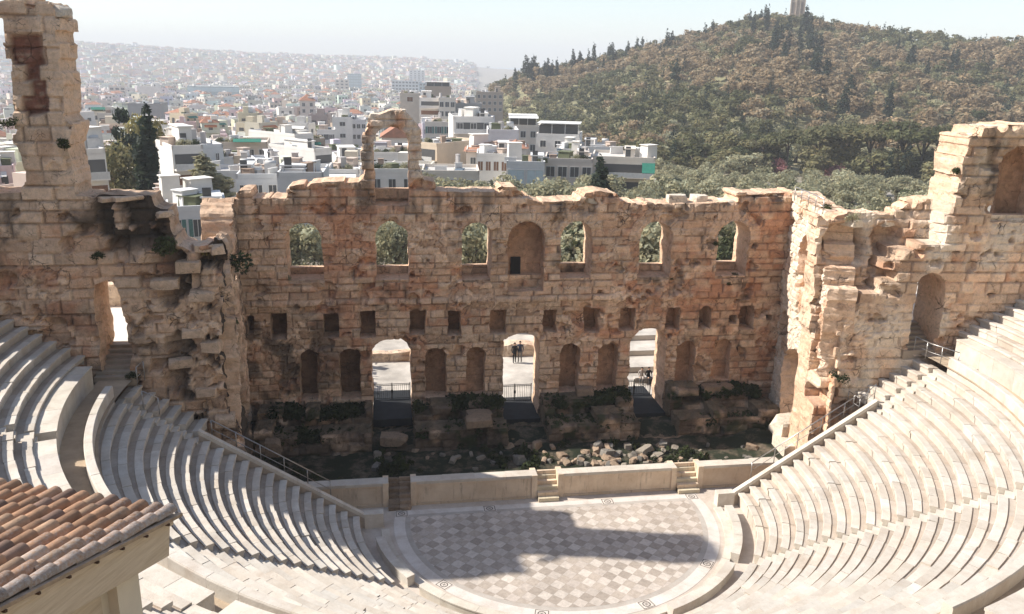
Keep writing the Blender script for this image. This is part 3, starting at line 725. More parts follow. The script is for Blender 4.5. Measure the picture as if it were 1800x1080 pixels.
def ring_mesh(name, parent, prof, a0, a1, mat, n=80, seed=0, var=0.14, blk=1.3, cap=True):
    """profile swept round the orchestra axis in separate blocks"""
    q = random.Random(seed); mb = MB(); t = a0; rm = prof[0][0]
    while t < a1-1e-4:
        t1 = t+q.uniform(.7, 1.3)*blk/rm
        if a1-t1 < 0.5*blk/rm: t1 = a1
        g = 0.005/rm; ns = max(1, int((t1-t)*rm/.5)); k = 1-var*q.random(); c = (k, k*(.985+.015*q.random()), k*(.955+.04*q.random())); dz = q.gauss(0, .006)
        vs = []; m = len(prof)
        for i in range(ns+1):
            a = t+g+(t1-t-2*g)*i/ns
            for rr, zz in prof: vs.append((rr*math.cos(a), rr*math.sin(a), zz+dz))
        fs = [(i*m+j, (i+1)*m+j, (i+1)*m+(j+1), i*m+(j+1)) for i in range(ns) for j in range(m-1)]
        if cap: fs += [tuple(range(m))[::-1], tuple(range(ns*m, ns*m+m))]
        mb.add(vs, fs, 0, c); t = t1
    return mb.build(name, [mat], parent, col=True)
NROW = 19
LOWER = [(R0+DR*k, seat_z(R0+DR*k)) for k in range(NROW)]
NUP = 13
RU0 = 24.2
UPPERR = [(RU0+DR*k, seat_z(RU0+DR*k)) for k in range(NUP)]
def zprev(rows, k, z0): return rows[k-1][1]-.05 if k else z0
W2 = 0.40
LAB_L = ["sunlit lower block of white marble seats nearest the right side wall", "sunlit lower block of marble seats right of the orchestra, second from the side wall",
         "lower block of marble seats directly below the viewer at the bottom of the orchestra", "bright lower block of marble seats between the tiled roof and the orchestra", "shaded lower block of marble seats nearest the left ruined wall"]
for i in range(5):
    thA, thB = rad(-36*(i+1)), rad(-36*i)
    tm = 0.5*(thA+thB)
    wd = empty("seating_block", (16*math.cos(tm), 16*math.sin(tm), 0.0), LAB_L[i], "seating", "lower blocks of marble seats")
    for k, (r, z) in enumerate(LOWER):
        zp = zprev(LOWER, k, 0.05)
        a, b = thA+W2/r, thB-W2/r
        if i == 0: b = math.asin(min(1, .10/r)) if r < 18.2 else thB-W2/r
        if i == 4: a = -PI-math.asin(.05/r) if r < 18.0 else thA+W2/r
        seat_row("seat_row", wd, r, z, zp, a, b, 1000+i*50+k, worn=(0.10 if i in (0, 4) else 0.04) if r < 15.5 else 0.015)
        if i == 0 and r >= 18.2: seat_row("seat_row", wd, r, z, zp, W2/r, math.asin(2.02/r), 1300+k)
        if i == 4 and r >= 18.0: seat_row("seat_row", wd, r, z, zp, -PI-math.asin(2.02/r), -PI-W2/r, 1340+k)
    if i < 4: stair_flight(wd, thA, [(r, z, zprev(LOWER, k, 0.05)) for k, (r, z) in enumerate(LOWER)], 0)
    hi = [(r, z, zprev(LOWER, k, 0.05)) for k, (r, z) in enumerate(LOWER) if r >= 18.0]
    if i == 0: stair_flight(wd, 0.0, hi, 0)
    if i == 4: stair_flight(wd, -PI, hi, 0)
    # parapet behind the top row
    e0, e1 = thA+0.45/22.3, thB-0.45/22.3
    if i == 0: e1 = thB-0.02
    if i == 4: e0 = thA+0.02
    ring_mesh("back_parapet", wd, [(22.16, 7.4), (22.14, 8.80), (22.17, 8.86), (22.47, 8.86), (22.50, 8.80), (22.50, 7.9)], e0, e1, M_MARBLE, seed=60+i, blk=1.6)
# the gangway between the two tiers
mb = MB(); n = 180
vs = []
for i in range(n+1):
    a = -PI-0.1+(PI+0.2)*i/n
    vs += [(22.0*math.cos(a), 22.0*math.sin(a), 8.30), (23.6*math.cos(a), 23.6*math.sin(a), 8.31)]
mb.add(vs, [(2*i, 2*i+1, 2*i+3, 2*i+2) for i in range(n)], 0)
tag(mb.build("gangway_path", M_EARTH), kind="structure")
posw = ["right side wall", "second from the right side wall", "third from the right side wall", "fourth from the right side wall", "fifth from the right side wall", "behind the viewer's right", "behind the tiled roof", "third from the left ruined wall", "second from the left ruined wall", "left ruined wall"]
for i in range(10):
    thA, thB = rad(-18*(i+1)), rad(-18*i); tm = 0.5*(thA+thB)
    if i in (5, 6): NR = 5
    else: NR = NUP
    lab = f"upper block of marble seats above the gangway, {('beside the ' if i in (0, 9) else '')+posw[i]}"
    wd = empty("seating_block", (28*math.cos(tm), 28*math.sin(tm), 8.3), lab, "seating", "upper blocks of marble seats")
    for k, (r, z) in enumerate(UPPERR[:NR]):
        zp = zprev(UPPERR, k, 9.42); a, b = thA+W2/r, thB-W2/r
        if i == 0: b = math.asin(2.05/r)
        if i == 9: a = -PI-math.asin(2.05/r)
        seat_row("seat_row", wd, r, z, zp, a, b, 2000+i*50+k)
    st = [(23.42, 8.90, 8.30), (23.8, 9.42, 8.8)]+[(r, z, zprev(UPPERR, k, 9.42)) for k, (r, z) in enumerate(UPPERR[:NR])]
    if i < 9: stair_flight(wd, thA, st, 0)
    e0, e1 = thA+W2/23.5, thB-W2/23.5
    if i == 0: e1 = 0.035
    if i == 9: e0 = -PI-0.035
    ring_mesh("podium_wall", wd, [(23.46, 8.2), (23.44, 9.36), (23.40, 9.38), (23.40, 9.46), (24.3, 9.46), (24.3, 9.2)], e0, e1, M_MARBLE, seed=80+i, blk=1.5)
# rim wall and ground behind the topmost row
rim = ring_mesh("rim_wall", None, [(32.1, 14.6), (32.1, 15.4), (32.9, 15.4), (32.9, 12.0)], rad(-88), rad(2), M_FOOT, seed=5)
tag(rim, "low rim wall running behind the topmost row of marble seats", "wall")
# sloping copings at the inner ends, with the retaining wall under them
def end_wall(sx, label):
    e = empty("retaining_wall", (sx*14, 0.35, 0), label, "retaining wall")
    y0, y1 = (0.12, 0.41) if sx > 0 else (0.06, 0.35)
    xa, xb = 10.35, 18.55
    z = lambda x: SL*(x-9.66)+0.30
    mb = MB(); n = 7; q = random.Random(int(sx)+9)
    for i in range(n):
        a = xa+(xb-xa)*i/n+.006; b = xa+(xb-xa)*(i+1)/n-.006; k = 0.93+0.07*q.random()
        vs = [(sx*x, y, zz+d) for (x, zz) in ((a, z(a)), (b, z(b))) for (y, d) in ((y0, -.22), (y1, -.22), (y1, 0), (y0, 0))]
        mb.add(vs, [(0,1,5,4), (1,2,6,5), (2,3,7,6), (3,0,4,7), (0,3,2,1), (4,5,6,7)], 0, (k, k*.99, k*.96))
    mb.build("coping", [M_MARBLE], e, col=True)
    mb = MB(); pts = [(xa, 0), (xb, 0), (xb, z(xb)-.2), (xa, z(xa)-.2)]
    vs = [(sx*x, y, zz) for y in (y0+.04, y1-.04) for x, zz in pts]
    mb.add(vs, [(0,1,2,3), (7,6,5,4), (0,4,5,1), (1,5,6,2), (2,6,7,3), (3,7,4,0)], 0, (.95, .92, .88)); mb.build("wall_face", [M_FOOT], e, col=True)
    mb = MB(); mb.box((sx*9.95, 0.27, 0.42), (1.0, 0.5, 0.84), 0, 0, (1, .99, .97)); mb.build("end_block", [M_MARBLE], e, col=True)
    return e
end_wall(1, "white sloping coping wall edging the sunlit seats beside the stage")
end_wall(-1, "grey sloping coping wall edging the shaded seats beside the stage")
# steps through the two side doorways
def door_steps(q, label):
    e = empty("door_steps", ((q[0]+q[1])/2, YW+1.2, 8.3), label, "steps"); mb = MB()
    for i in range(7):
        y = YW-0.35+0.36*i; mb.box(((q[0]+q[1])/2, y+.9, 8.3+.17*(i+1)-.25), (q[1]-q[0]+.5, 1.8, .5), 0, 0, (.72-.02*(i % 2), .68, .62))
    mb.build("step", [M_FOOT], e, col=True)
door_steps(L_DOOR, "worn grey steps climbing through the left ruined doorway")
door_steps(R_DOOR, "worn steps climbing through the small doorway in the right wall")
# ================================================================ ORCHESTRA
YC = 1.664
def chk_mat():
    m, nt, b = new_mat("chequered_marble"); b.inputs['Roughness'].default_value = 0.6
    co = objco(nt); mp = nd(nt, 'ShaderNodeMapping'); mp.inputs['Rotation'].default_value = (0, 0, PI/4); T = 0.545
    mp.inputs['Scale'].default_value = (1/T, 1/T, 1); nt.links.new(co, mp.inputs[0])
    fl = nd(nt, 'ShaderNodeVectorMath', operation='FLOOR'); nt.links.new(mp.outputs[0], fl.inputs[0])
    sx = nd(nt, 'ShaderNodeSeparateXYZ'); nt.links.new(fl.outputs[0], sx.inputs[0])
    ad = nd(nt, 'ShaderNodeMath', operation='ADD'); nt.links.new(sx.outputs[0], ad.inputs[0]); nt.links.new(sx.outputs[1], ad.inputs[1])
    md = nd(nt, 'ShaderNodeMath', operation='PINGPONG'); md.inputs[1].default_value = 1; nt.links.new(ad.outputs[0], md.inputs[0])
    cb = nd(nt, 'ShaderNodeCombineXYZ'); nt.links.new(sx.outputs[0], cb.inputs[0]); nt.links.new(sx.outputs[1], cb.inputs[1])
    wn_ = nd(nt, 'ShaderNodeTexWhiteNoise', noise_dimensions='2D'); nt.links.new(cb.outputs[0], wn_.inputs['Vector'])
    light = ramp(nt, wn_.outputs[0], [(0, (.48, .425, .375)), (1, (.60, .545, .485))]); dark = ramp(nt, wn_.outputs[0], [(0, (.35, .305, .26)), (1, (.465, .405, .345))])
    c = mixc(nt, light, dark, md.outputs[0])
    n = noise_n(nt, 5, 6, 0.7, co, 0.5); c = mixc(nt, c, ramp(nt, n, [(0.3, 0.78), (0.7, 1.12)]), 1.0, 'MULTIPLY')
    big = noise_n(nt, 0.35, 4, 0.6, co); c = mixc(nt, c, ramp(nt, big, [(0.35, (.86, .84, .82)), (0.65, (1.05, 1.02, 1.0))]), 1.0, 'MULTIPLY')
    fr = nd(nt, 'ShaderNodeVectorMath', operation='FRACTION'); nt.links.new(mp.outputs[0], fr.inputs[0])
    s2 = nd(nt, 'ShaderNodeSeparateXYZ'); nt.links.new(fr.outputs[0], s2.inputs[0])
    mn = nd(nt, 'ShaderNodeMath', operation='MINIMUM'); nt.links.new(s2.outputs[0], mn.inputs[0]); nt.links.new(s2.outputs[1], mn.inputs[1])
    j = ramp(nt, mn.outputs[0], [(0.0, 0.55), (0.035, 1.0)]); c = mixc(nt, c, j, 0.8, 'MULTIPLY')
    nt.links.new(c, b.inputs['Base Color']); bump(nt, b, noise_n(nt, 12, 4, 0.6, co), 0.006); return m
M_CHK = chk_mat()
M_PAVE = marble_mat("orchestra_paving", (.50, .43, .365), (.66, .585, .515))
M_BAND = marble_mat("white_band_marble", (.54, .485, .43), (.65, .60, .55), 0.6)
M_BORDER = marble_mat("grey_border_marble", (.36, .32, .28), (.47, .425, .375), 0.6)
def disc(name, r, ytop, z, mat, rin=0.0, n=140):
    """full or ringed disc cut off straight at y = ytop"""
    mb = MB()
    a0 = math.asin(min(1, ytop/r)); A = [a0-(PI+2*a0)*i/n for i in range(n+1)]
    if rin == 0:
        mb.add([(r*math.cos(a), r*math.sin(a), z) for a in A], [tuple(range(n+1))[::-1]], 0)
    else:
        vs = []
        b0 = math.asin(min(1, ytop/rin)); B = [b0-(PI+2*b0)*i/n for i in range(n+1)]
        for a, b in zip(A, B): vs += [(r*math.cos(a), r*math.sin(a), z), (rin*math.cos(b), rin*math.sin(b), z)]
        mb.add(vs, [(2*i, 2*i+1, 2*i+3, 2*i+2) for i in range(n)], 0)
    return tag(mb.build(name, mat, col=True), kind="structure")
mb = MB(); mb.add([(-19, -11.2, 0), (19, -11.2, 0), (19, 2.9, 0), (-19, 2.9, 0)], [(0, 1, 2, 3)], 0, (.86, .84, .82)); tag(mb.build("orchestra_paving", M_PAVE, col=True), kind="structure")
disc("orchestra_border_floor", 8.295, YC-0.46, 0.008, M_BORDER)
disc("orchestra_floor", 8.02, YC-0.72, 0.014, M_CHK)
disc("orchestra_band_floor", 8.9, YC-0.0, 0.012, M_BAND, 8.30)
mb = MB(); xe = math.sqrt(8.3**2-YC**2); mb.add([(-xe, YC-.455, .011), (xe, YC-.455, .011), (xe, YC, .011), (-xe, YC, .011)], [(0, 1, 2, 3)], 0); tag(mb.build("orchestra_edge_floor", M_BAND, col=True), kind="structure")
M_INLAY = simple_mat("dark_inlay", (.10, .085, .075), 0.7, 0.3, 6)
def medallion(x, y, rz):
    e = empty("floor_medallion", (x, y, 0.012), None, None, "square medallion slabs set in the white orchestra band", rz)
    mb = MB(); mb.box((0, 0, .004), (.74, .62, .008), 0, 0, (1, .98, .95)); mb.build("slab", M_BAND, e, col=True, world_verts=False)
    mb = MB(); z = .0115
    for (cx, cy, w, h) in ((0, .26, .64, .035), (0, -.26, .64, .035), (.30, 0, .035, .5), (-.30, 0, .035, .5)): mb.box((cx, cy, z-.002), (w, h, .005), 0)
    for k in range(14):
        a = 2*PI*k/14; mb.box((.17*math.cos(a), .17*math.sin(a), z-.002), (.05, .08, .005), 0, a)
    for k in range(6):
        a = PI*k/3; mb.box((.06*math.cos(a), .06*math.sin(a), z-.002), (.09, .022, .005), 0, a)
    mb.build("inlay", M_INLAY, e, world_verts=False); return e
MED = [((1228, 987), "square inlaid medallion slab in the white band beside the sunlit right seats"), ((1137, 1063), "square inlaid medallion slab in the white band at the bottom of the orchestra"),
       ((953, 1074), "square inlaid medallion slab half hidden behind the low parapet below"), ((781, 1028), "square inlaid medallion slab at the foot of the left stairway"),
       ((706, 903), "square inlaid medallion slab in the shaded corner by the dark stage steps"), ((1215, 872), "square inlaid medallion slab in the sunlit corner by the stage steps"),
       ((860, 892), "square inlaid medallion slab in the straight band, shaded half"), ((1067, 880), "square inlaid medallion slab in the straight band, sunlit half")]
for (pxx, lab) in MED:
    p = at_z(*pxx, 0.012); rr = math.hypot(p[0], p[1])
    if p[1] < 0.9 and rr > 7.5: s = 8.6/rr; p = p*s
    e = medallion(p[0], min(p[1], YC-.32) if p[1] > 0.4 else p[1], (math.atan2(p[1], p[0])+PI/2) if p[1] < 0.4 else 0); e["label"] = lab; e["category"] = "floor inlay"
par = empty("orchestra_parapet", (0, -9.8, 0), "low curved marble parapet ringing the chequered orchestra floor", "parapet")
for i in range(5):
    ring_mesh("parapet_section", par, [(9.60, 0.0), (9.58, .46), (9.56, .47), (9.56, .54), (10.02, .54), (10.02, .47), (9.99, .46), (9.98, 0.0)], rad(-36*(i+1))+.045+(0.13 if i == 4 else 0), rad(-36*i)-.045-(0.03 if i == 0 else 0), M_MARBLE, seed=120+i, blk=1.8)
ring_mesh("step_ring", par, [(9.16, 0.0), (9.16, .14), (9.59, .15), (9.59, 0.0)], rad(-178), rad(-1), M_MARBLE, seed=131, blk=1.5)
# ================================================================ STAGE FRONT
YF = 2.26
def front_mat():
    m, nt, b = new_mat("stage_front_stone"); co = objco(nt)
    mp = nd(nt, 'ShaderNodeMapping'); mp.inputs['Scale'].default_value = (2.2, 2.2, 0.35); nt.links.new(co, mp.inputs[0])
    base = ramp(nt, noise_n(nt, 1.2, 6, 0.65, co), [(0.3, (.58, .445, .32)), (0.7, (.74, .61, .47))])
    st = ramp(nt, noise_n(nt, 1.6, 6, 0.7, mp.outputs[0]), [(0.55, 0.0), (0.75, 0.65)])
    c = mixc(nt, base, (.16, .11, .08), st); c = mixc(nt, c, attr(nt, "col"), 1.0, 'MULTIPLY')
    nt.links.new(c, b.inputs['Base Color']); bump(nt, b, noise_n(nt, 8, 6, 0.7, co), 0.02); return m
M_FRONT = front_mat()
stf = empty("stage_front", (0, YF, 0), "long low stone wall fronting the stage, with coping and three stairs", "stage front")
def fx(px_): return at_y(px_, 860, YF)[0]
SEC = [(fx(520), fx(683)), (fx(722), fx(944)), (fx(980), fx(1187)), (fx(1224), fx(1366))]
H = 1.47
for i, (a, b) in enumerate(SEC):
    q = random.Random(i+40); mb = MB(); n = max(2, int((b-a)/1.9))
    for k in range(n):
        x0, x1 = a+(b-a)*k/n+.004, a+(b-a)*(k+1)/n-.004; c = 0.88+0.14*q.random()
        mb.box(((x0+x1)/2, YF+.21, .70), (x1-x0, .36+.012*q.random(), 1.12), 0, 0, (c, c*.98, c*.95))
    mb.build("panel", M_FRONT, stf, col=True)
    mb = MB(); mb.box(((a+b)/2, YF+.2, .07), (b-a+.02, .50, .14), 0, 0, (.8, .78, .75)); mb.box(((a+b)/2, YF+.2, 1.27), (b-a+.02, .44, .06), 0, 0, (.95, .93, .9)); mb.build("moulding", M_FRONT, stf, col=True)
    mb = MB(); n = max(2, int((b-a)/1.5))
    for k in range(n):
        x0, x1 = a+(b-a)*k/n+.004, a+(b-a)*(k+1)/n-.004; c = 0.9+0.1*q.random(); e = q.uniform(-.03, .06)
        mb.box(((x0+x1)/2, YF+.30+e/2, 1.385+.008*q.random()), (x1-x0, .68+e, .17), 0, 0, (c, c*.98, c*.95))
    mb.build("coping", M_MARBLE, stf, col=True)
    for x in (a+.16, b-.16):
        if (i == 0 and x < (a+b)/2) or (i == 3 and x > (a+b)/2): continue
        mb = MB(); mb.box((x, YF+.42, .735), (.32, 1.0, 1.462), 0, 0, (.97, .95, .92)); mb.build("pier", M_FRONT, stf, col=True)
for i, (a, b) in enumerate([(SEC[0][1], SEC[1][0]), (SEC[1][1], SEC[2][0]), (SEC[2][1], SEC[3][0])]):
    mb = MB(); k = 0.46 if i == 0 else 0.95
    for s in range(6):
        y0 = YF-0.55+.27*s; zt = .235*(s+1)
        y1 = YF+.66
        if i > 0: mb.box(((a+b)/2, (y0+y1)/2, zt/2-.006*s), (b-a-.02, y1-y0, zt), 0, 0, (k*(.9+.1*(s % 2)), k*.97, k*.93))
        else:
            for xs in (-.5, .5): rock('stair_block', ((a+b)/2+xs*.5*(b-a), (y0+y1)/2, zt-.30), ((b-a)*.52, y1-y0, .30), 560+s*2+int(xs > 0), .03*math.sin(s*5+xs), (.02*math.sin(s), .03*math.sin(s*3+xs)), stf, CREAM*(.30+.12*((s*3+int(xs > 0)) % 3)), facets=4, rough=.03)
    if i > 0: mb.build("stairs", M_FRONT, stf, col=True)
# ---- stage ground, sunken and overgrown
def soil_mat(name, a, b_, c_, scale=0.8, thr=(.45, .6)):
    m, nt, b = new_mat(name); co = objco(nt); n = noise_n(nt, scale, 7, 0.7, co)
    base = ramp(nt, noise_n(nt, 3.2, 6, 0.7, co), [(0.3, a), (0.7, b_)])
    c = mixc(nt, base, c_, ramp(nt, n, [(thr[0], 0.0), (thr[1], 1.0)]))
    nt.links.new(c, b.inputs['Base Color']); bump(nt, b, noise_n(nt, 6, 8, 0.75, co), 0.12); return m
M_SOIL = soil_mat("stage_soil", (.075, .06, .043), (.20, .155, .11), (.022, .028, .015), 0.7, (.38, .52))
def grid_sheet(name, x0, x1, y0, y1, res, zf, mat, col=None):
    nx, ny = int((x1-x0)/res), int((y1-y0)/res); X, Y = np.meshgrid(np.linspace(x0, x1, nx+1), np.linspace(y0, y1, ny+1), indexing='ij')
    V = np.stack([X, Y, zf(X, Y)], -1).reshape(-1, 3); I = np.arange((nx+1)*(ny+1)).reshape(nx+1, ny+1)
    Q = np.stack([I[:-1, :-1], I[1:, :-1], I[1:, 1:], I[:-1, 1:]], -1).reshape(-1, 4)
    return link(name, fast_mesh(name, V, Q, mat, smooth=True))
def stage_z(X, Y):
    return 0.18+0.55*sstep(4.6, 2.9, Y)+0.9*sstep(8.5, 10.8, Y)*0.6+0.5*(fbm(X*0.5, Y*0.5, 1, 4, 5)-.5)+0.5*sstep(13.2, 15.5, X)
tag(grid_sheet("stage_ground", -17.4, 17.6, 2.75, 12.0, 0.2, stage_z, M_SOIL), kind="structure")
def sz(x, y): return float(stage_z(np.array([x]), np.array([y]))[0])
# podium ruins under the niches
GX = [(bx(*g)[0]-.1, bx(*g)[1]+.1) for g in GATES]
def _pod_extra(u, v, w, c, idr, m):
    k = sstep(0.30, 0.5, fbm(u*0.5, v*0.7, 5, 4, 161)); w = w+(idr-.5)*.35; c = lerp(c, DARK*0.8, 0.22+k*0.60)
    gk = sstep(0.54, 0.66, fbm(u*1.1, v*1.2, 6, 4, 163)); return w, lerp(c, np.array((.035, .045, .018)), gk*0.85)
def podium(Y, top, th, seed, lab, drop):
    st = stone(seed, (-19, 19), (-1, 5), rubble=0.25, red=0.1, dark=0.5, relief=0.9, hs=(.5, .62), ls=(.9, 2.0), extra=_pod_extra)
    fr = Frame((0, Y, 0), (1, 0, 0))
    def sd(u, v):
        idr, jd, uc, vc = st.ash(u, v)
        t = top+1.1*(fbm(uc*0.28, 0*uc, 3, 3, seed)-.5)+0.9*(idr-.5)
        s = np.minimum(np.where(vc < t, 0.3, -0.3), np.minimum(u+17.3, 17.4-u))
        for a, b in GX: s = np.minimum(s, np.where((u > a) & (u < b), drop-v, 9))
        return s
    e = empty("podium_ruin", (0, Y+th/2, 0), lab, "ruined podium")
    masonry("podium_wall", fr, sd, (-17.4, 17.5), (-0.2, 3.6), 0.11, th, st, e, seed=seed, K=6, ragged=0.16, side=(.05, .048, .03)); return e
podium(10.55, 2.3, 1.45, 51, "overgrown broken stone podium under the row of niches, upper course", 0.7)
podium(8.7, 1.45, 1.75, 53, "dark lower step of broken blocks along the foot of the podium", 0.3)
qr = random.Random(77)
for i, (x, y, w, h, d) in enumerate([(1392, 752, 2.3, 1.15, 1.6), (1405, 785, 2.6, .75, 2.0), (693, 775, 1.7, .6, 1.0), (840, 733, 1.8, .5, 1.0), (1028, 690, 1.3, .5, .8), (1262, 685, 2.2, .5, .9), (480, 790, .9, .9, .8), (842, 742, 1.7, .55, 1.1)]):
    Y = [6.3, 4.9, 8.7, 9.7, 11.2, 11.0, 6.2, 8.4][i]; p = at_y(x, y, Y)
    zz = p[2]-h/2
    o = rock("stone_block", (p[0], Y+.2, max(zz, sz(p[0], min(Y, 11.9))-.25)), (w, d, h), 520+i, qr.uniform(-.2, .2), base=(PALE*.9 if i < 2 else CREAM*.36), n=6, facets=5)
    tag(o, ["big sunlit squared block at the foot of the pale side wall", "broad tan block below the big squared one beside the railing", "rounded pale boulder lying below the left arched gateway", "squared block standing on the podium left of the middle gateway",
            "small pale block on the podium edge right of the middle gateway", "long block lying on the podium under the rightmost niche", "small lone boulder in the dark corner by the left railing", "large squared block in the podium between two gateways"][i], "stone block")
# rubble along the stage edge
RUB = []
for i in range(120):
    if i < 78: x, y = qr.gauss(1060, 62), qr.uniform(786, 822)
    elif i < 92: x, y = qr.uniform(1160, 1330), qr.uniform(775, 812)
    else: x, y = qr.uniform(560, 930), qr.uniform(775, 828)
    d = ray(x, y); lo, hi = 20.0, 80.0; P = None
    for t in np.arange(30, 75, 0.2):
        q = CAM+d*t
        if q[1] > 2.9 and q[1] < 9 and abs(q[0]) < 16.5 and q[2] <= sz(q[0], q[1]): P = q; break
    if P is None: continue
    s = abs(qr.gauss(0.16, 0.15))+.22; RUB.append((P[0], P[1], s))
shape = ["squared", "slab-like", "jagged", "rounded", "split", "wedge-shaped"]
tone = ["pale", "tan", "grey", "cream"]; szn = ["small", "medium", "large"]
for i, (x, y, s) in enumerate(RUB):
    dims = (s*qr.uniform(.9, 1.5), s*qr.uniform(.6, 1.0), s*qr.uniform(.45, .8)); tn = qr.randrange(4)
    o = rock("rubble_stone", (x, y, sz(x, y)-.06), dims, 600+i, qr.uniform(0, 3.1), (qr.uniform(-.3, .3), qr.uniform(-.3, .3)), base=[PALE*.38, CREAM*.4, np.array((.22, .20, .175)), CREAM*.5][tn], n=4, facets=9, rough=.07)
    zone = "in the rubble heap beyond the stage front" if x > 0 and x < 8.5 else ("on the dark ground near the pale side wall" if x >= 8.5 else "on the shaded ground left of the rubble heap")
    tag(o, f"{szn[min(2, int((s-.24)/.15))]} {tone[tn]} {shape[i % 6]} broken stone {zone}", "broken stone", "loose stones on the ruined stage")
# ================================================================ GATEWAYS: dark decks, iron gates
M_DECK = simple_mat("dark_metal_deck", (.022, .024, .027), 0.8, 0.25, 2)
M_IRON = simple_mat("dark_iron", (.03, .03, .032), 0.5, 0.2, 5, 0, 0.3)
GL = ["left", "middle", "right"]
for i, g in enumerate(GATES):
    a, b = GX[i][0]+.12, GX[i][1]-.12; zt = at_y(0.5*(g[0]+g[1]), (737, 737, 727)[i], 11.3)[2]
    mb = MB()
    n = 26
    for k in range(n):
        y = 11.3+(16.4-11.3)*(k+.5)/n; mb.box(((a+b)/2, y, zt-.05), (b-a, (16.4-11.3)/n-.015, .10), 0)
    mb.box(((a+b)/2, 11.37, zt-.32), (b-a, .1, .42), 0)
    for x in (a+.15, b-.15):
        mb.box((x, 13.9, zt-.22), (.12, 4.9, .22), 0); mb.box((x, 11.6, (zt-.3)/2), (.14, .14, zt-.3), 0)
    tag(mb.build("deck_ramp", M_DECK), f"dark plank deck running through the {GL[i]} arched gateway", "deck")
    gt = empty("iron_gate", ((a+b)/2, 14.75, zt), f"dark iron bar gate standing across the {GL[i]} arched gateway", "iron gate", "iron gates in the arches")
    mb = MB(); hh = 1.15
    for z in (.08, hh-.1, hh): mb.box(((a+b)/2, 14.75, zt+z), (b-a-.05, .035, .035), 0)
    for x in (a+.04, (a+b)/2, b-.04): mb.box((x, 14.75, zt+hh/2+.02), (.06, .05, hh+.12), 0)
    mb.build("frame", M_IRON, gt)
    mb = MB(); nb_ = int((b-a)/.13)
    for k in range(1, nb_): mb.box((a+(b-a)*k/nb_, 14.75, zt+hh/2), (.022, .022, hh-.1), 0)
    mb.build("bars", M_IRON, gt)
    mb = MB(); mb.box(((a+b)/2, 14.69, zt+.62), (.16, .05, .22), 0); mb.build("lock", M_IRON, gt)
    ZDECK = zt
# ================================================================ RAILINGS
M_STEEL = simple_mat("brushed_steel", (.38, .36, .34), 0.35, 0.15, 8, 0, 0.8)
def railing(pts, h, label, posts=None, mid=True, n=4):
    e = empty("handrail", tuple(pts[0]), label, "railing"); mb = MB(); pts = [Vector(p) for p in pts]
    mb.tube([p+Vector((0, 0, h)) for p in pts], .03, seg=6); mb.build("top_rail", M_STEEL, e)
    if mid:
        mb = MB(); mb.tube([p+Vector((0, 0, h*.5)) for p in pts], .018, seg=6); mb.build("middle_rail", M_STEEL, e)
    L = [(pts[i+1]-pts[i]).length for i in range(len(pts)-1)]; T = sum(L)
    for k in range(n+1):
        s = T*k/n; j = 0
        while j < len(L)-1 and s > L[j]: s -= L[j]; j += 1
        p = pts[j].lerp(pts[j+1], min(1, s/L[j])); mb = MB(); mb.tube([p, p+Vector((0, 0, h))], .028, seg=6); mb.build("post", M_STEEL, e)
    return e
zc = lambda x: SL*(x-9.66)+0.42
railing([(11.6, .62, zc(11.6)-.3), (18.2, .62, zc(18.2)-.3)], 1.0, "thin steel handrail climbing along the white coping at the right", n=5)
railing([(17.9, 2.0, 5.0), (17.9, 0.8, 5.0), (18.6, .55, zc(18.6)-.3)], 1.0, "short steel handrail corner at the top of the white coping", n=4)
railing([(21.6, 1.9, 8.3), (21.7, .6, 8.3), (22.3, -1.0, 8.3)], 1.0, "short steel handrail on the landing below the right doorway", n=3)
railing([(-12.2, .62, zc(12.2)-.45), (-18.0, .62, zc(18.0)-.45)], 1.0, "thin steel handrail running down behind the grey coping at the left", n=5)
railing([(-21.4, 0.9, 8.3), (-21.3, 1.8, 8.3)], 1.0, "short steel handrail on the landing below the left doorway", n=1)
railing([(-20.9, -.3, 7.6), (-20.2, -.25, 7.2)], 0.9, "pair of low steel posts among the shaded seats by the left landing", n=1, mid=False)
railing([tuple(at_y(1396, 353, 11.0)), tuple(at_y(1420, 364, 8.0)), tuple(at_y(1446, 377, 5.0))], 0.9, "thin steel railing along the walkway on top of the pale side wall", n=4)
# ================================================================ LAND
def az_of(px_, py_=150):
    d = ray(px_, py_); return math.degrees(math.atan2(d[0], d[1]))
def el_of(px_, py_):
    d = ray(px_, py_); return d[2]/math.hypot(d[0], d[1])
HC = [(845, 178), (870, 162), (900, 146), (930, 132), (985, 124), (1060, 112), (1120, 95), (1180, 80), (1260, 62), (1300, 48), (1340, 42), (1400, 40), (1450, 50), (1520, 60), (1600, 70), (1700, 81), (1800, 89), (1900, 98), (2100, 125)]
HC = [(x, y+(9 if x < 1260 else 6)) for x, y in HC]
H_AZ = np.array([az_of(x, y) for x, y in HC]); H_EL = np.array([el_of(x, y) for x, y in HC])
HD = 560.0
HF = [(845, 470), (900, 420), (960, 340), (1040, 270), (1100, 235), (1150, 205), (1250, 205), (1500, 215), (1800, 220), (2100, 230)]
HF_AZ = np.array([az_of(x, 200) for x, y in HF]); HF_D = np.array([float(y) for x, y in HF])
FC = [(-400, 60), (0, 72), (130, 81), (200, 85), (300, 91), (400, 98), (500, 102), (600, 105), (700, 108), (800, 114), (870, 121), (1000, 128), (1400, 140), (2100, 150)]
F_AZ = np.array([az_of(x, 100) for x, y in FC]); F_EL = np.array([el_of(x, y) for x, y in FC])
FD = 3300.0
B_D = [0, 45, 62, 75, 100, 150, 200, 300, 420, 600, 900, 1400, 2200, 3300, 4200, 6000, 12000]
B_Z = [.6, .6, .6, .6, 1.2, 1.5, -1.0, -9, -15, -20, -22, -24, -24, -24, -40, -48, -55]
